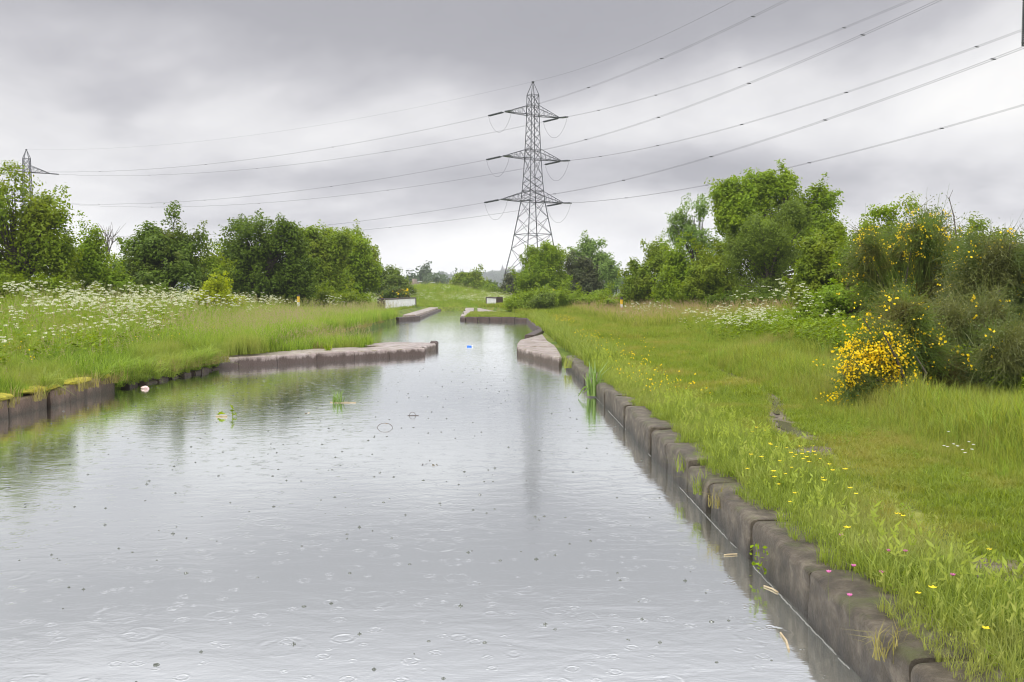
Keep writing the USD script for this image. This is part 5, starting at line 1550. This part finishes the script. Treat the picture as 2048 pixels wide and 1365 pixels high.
far_t = [(742, 566, 22, 26, 330, 'oak_tree'), (822, 566, 9, 15, 340, 'oak_tree'), (838, 566, 7, 15, 400, 'pine_tree'), (850, 562, 7, 18, 390, 'pine_tree'), (862, 565, 9, 17, 380, 'pine_tree'), (874, 570, 12, 12, 360, 'oak_tree'), (892, 570, 12, 12, 370, 'oak_tree'), (908, 572, 12, 10, 410, 'oak_tree'), (1040, 572, 14, 14, 420, 'oak_tree'), (1260, 570, 16, 14, 400, 'oak_tree')]
ft = ['far dark tree seen past the left edge of the white parapet', 'far dark tree just right of the olive green tree', 'far slim pine left of the lamp posts', 'tallest far pine behind the lamp posts', 'far pine right of the tallest one', 'far round tree right of the pines', 'far round tree left of the lone grey-green tree', 'far tree half behind the lone grey-green tree', 'far tree behind the tall pylon\'s foot', 'far tree in the gap right of the pale airy tree']
for k, (px, py, rx, ry, d, nm) in enumerate(far_t):
    lb = [(px, py + 4, rx, ry)] if nm == 'oak_tree' else [(px, py - ry * .45, rx * .5, ry * .5), (px, py + ry * .1, rx * .8, ry * .5), (px, py + ry * .6, rx, ry * .45)]
    tree(nm, ft[k], 'tree', d, px, lb, 'leaf_far', 90, 30, d * .0032, d * .0055, 70 + k, TF, r0=.25, depth=.9)
for k, (px, y0, y1, d, lb) in enumerate([(836, 583, 564, 260, 'left one of the two grey lamp posts above the green mound'), (862, 579, 566, 300, 'right one of the two grey lamp posts above the green mound')]):
    t_, b_ = at(px, y1, d), at(px, y0 + 3, d)
    b_[2] = min(b_[2], float(land(b_[0], b_[1])))
    t = Thing('lamp_post', lb, 'lamp post', b_, 0, 'lamp posts beyond the mound')
    t.part('post', tube([b_, (b_ + t_) / 2, t_], [.16, .13, .10], 8), 'lamp_grey', smooth=40)
    t.part('lamp_head', box(t_[0] + .5, t_[1], t_[2] + .05, 1.3, .4, .22, 0, .05), 'lamp_grey')


def house(label, p, w, dp, h, rh, ang, group=None, far=True):
    t = Thing('house', label, 'house', p, ang, group)
    t.part('wall', box(0, 0, h / 2 - 1, w, dp, h + 2), 'wall_far' if far else 'pale_wall', local=True)
    v = np.array([[-w / 2 - .3, -dp / 2 - .3, h], [w / 2 + .3, -dp / 2 - .3, h], [w / 2 + .3, dp / 2 + .3, h], [-w / 2 - .3, dp / 2 + .3, h], [-w / 2 - .3, 0, h + rh], [w / 2 + .3, 0, h + rh]])
    r = t.part('roof', (v, [[0, 1, 5], [0, 5, 4], [2, 3, 4], [2, 4, 5], [1, 2, 5], [3, 0, 4], [0, 2, 1], [0, 3, 2]]), 'roof_far', local=True)
    t.part('chimney', box(w * .3, 0, h + rh, .9, .7, 1.6), 'wall_far', under=r, local=True)
    for k in range(2):
        for m in range(2):
            t.part('window', box(-w * .25 + k * w * .5, -dp / 2 - .03, h * (.28 + .44 * m), w * .16, .1, h * .2), 'black_paint', local=True)


p = at(816, 590, 210)
p[2] = land(p[0], p[1])
house('grey-roofed house low behind the gorse, left of the green mound', p, 7, 6, 1.6, 2.2, .9, far=True)

# the wooded hill far off
hx, hy = np.linspace(-2600, 2600, 160), np.linspace(1300, 3600, 60)
HX, HY = np.meshgrid(hx, hy)


def hill(x, y):
    x, y = np.asarray(x, float), np.asarray(y, float)
    p = np.stack([x, y, x * 0], -1)
    r = smoothstep(1300, 2200, y) * (1 - .5 * smoothstep(2400, 3500, y))
    u = x / np.maximum(y, 1) * 1900 + 995
    ridge = np.interp(u, [-2000, 600, 820, 900, 985, 1040, 1240, 1500, 3500], [16, 18, 20, 27, 34, 36, 26, 18, 14])
    return -2 + r * (ridge + 10 * (meshkit.fbm(p * .004, 4, 6) - .5))


i, j = np.meshgrid(np.arange(59), np.arange(159), indexing='ij')
q = np.stack([i * 160 + j, i * 160 + j + 1, (i + 1) * 160 + j + 1, (i + 1) * 160 + j], -1).reshape(-1, 4)
single('hills', (np.stack([HX, HY, hill(HX, HY)], -1).reshape(-1, 3), q), 'ground', 'low wooded hill on the horizon', None, smooth=True, kind='structure')
wk = []
g2 = np.random.default_rng(14)
for k in range(4):
    (v, f), tint, _ = crown([(0, 0, 4.5, 4, 4, 4.5), (1.5, 1, 6.5, 3, 3, 3.5)], 60, 16, 1.9, 1.6, g2, seed=k, gap=.2)
    wk.append([((v, f), tint, 'leaf_far')])
p = np.c_[g2.uniform(-260, 330, 1500), g2.uniform(1450, 2300, 1500)]
p = p[meshkit.fbm(np.c_[p * .012, p[:, :1] * 0], 3, 8) > .42]
p = np.vstack([p, np.c_[g2.uniform(-1200, 1300, 900), g2.uniform(1500, 2200, 900)]])
p = np.c_[p, hill(p[:, 0], p[:, 1]) - .3]
scatter('far_woodland', 'woods covering the far hill', wk, p, g2, .8, 1.7, cat='woodland', tilt=.03)
for k in range(12):
    x_, y_ = g2.uniform(-70, 20), g2.uniform(1600, 2150)
    house('tiny pale house among the woods of the far hillside', (x_, y_, float(hill(x_, y_))), 12, 8, 6, 3.5, g2.uniform(-.6, .6), 'houses on the far hillside', far=k % 2 == 0)
c_ = at(1005, 560, 2100)
c_[2] = hill(c_[0], c_[1]) + 2
ch = Thing('church', 'church with a tall pointed spire on the far hill', 'church', c_)
top = at(1005, 530, 2100)[2] - c_[2]
ch.part('tower', box(0, 0, top * .25, 9, 9, top * .5), 'church_stone', local=True)
sp = trimesh.creation.cone(4.6, top * .52, sections=8)
sp.apply_translation([0, 0, top * .5])
ch.part('spire', sp, 'church_stone', local=True)
ch.part('nave', box(15, 0, 6, 24, 11, 12), 'church_stone', local=True)
v = np.array([[3, -6, 12], [27, -6, 12], [27, 6, 12], [3, 6, 12], [3, 0, 19], [27, 0, 19]])
ch.part('roof', (v, [[0, 1, 5], [0, 5, 4], [2, 3, 4], [2, 4, 5], [1, 2, 5], [3, 0, 4], [0, 2, 1], [0, 3, 2]]), 'roof_far', local=True)
for k, (px, py, rx) in enumerate([(877, 553, 5), (883, 550, 5), (925, 552, 8)]):
    tree('poplar_tree', ['left one of the two bluish far poplars on the skyline', 'right one of the two bluish far poplars on the skyline', 'far tree clump on the skyline behind the lone grey-green tree'][k], 'tree', 1500, px, [(px, py + 4, rx, 10), (px, py + 14, rx * 1.3, 10)], 'leaf_far', 70, 26, 4.0, 5.0, 90 + k, r0=.6)

# ------------------------------------------------------------------ rain-thick air
look('haze_air', {"v": ("principled_volume", {"color": (.86, .89, .93), "density": .00022, "anisotropy": .1})}, [], surface=None, volume="v.volume")
air = trimesh.creation.box([10400, 7200, 82])
air.apply_translation([0, 2900, 38])
single('haze', air, 'haze_air', 'thin grey rain haze filling the air', 'haze', kind='stuff')
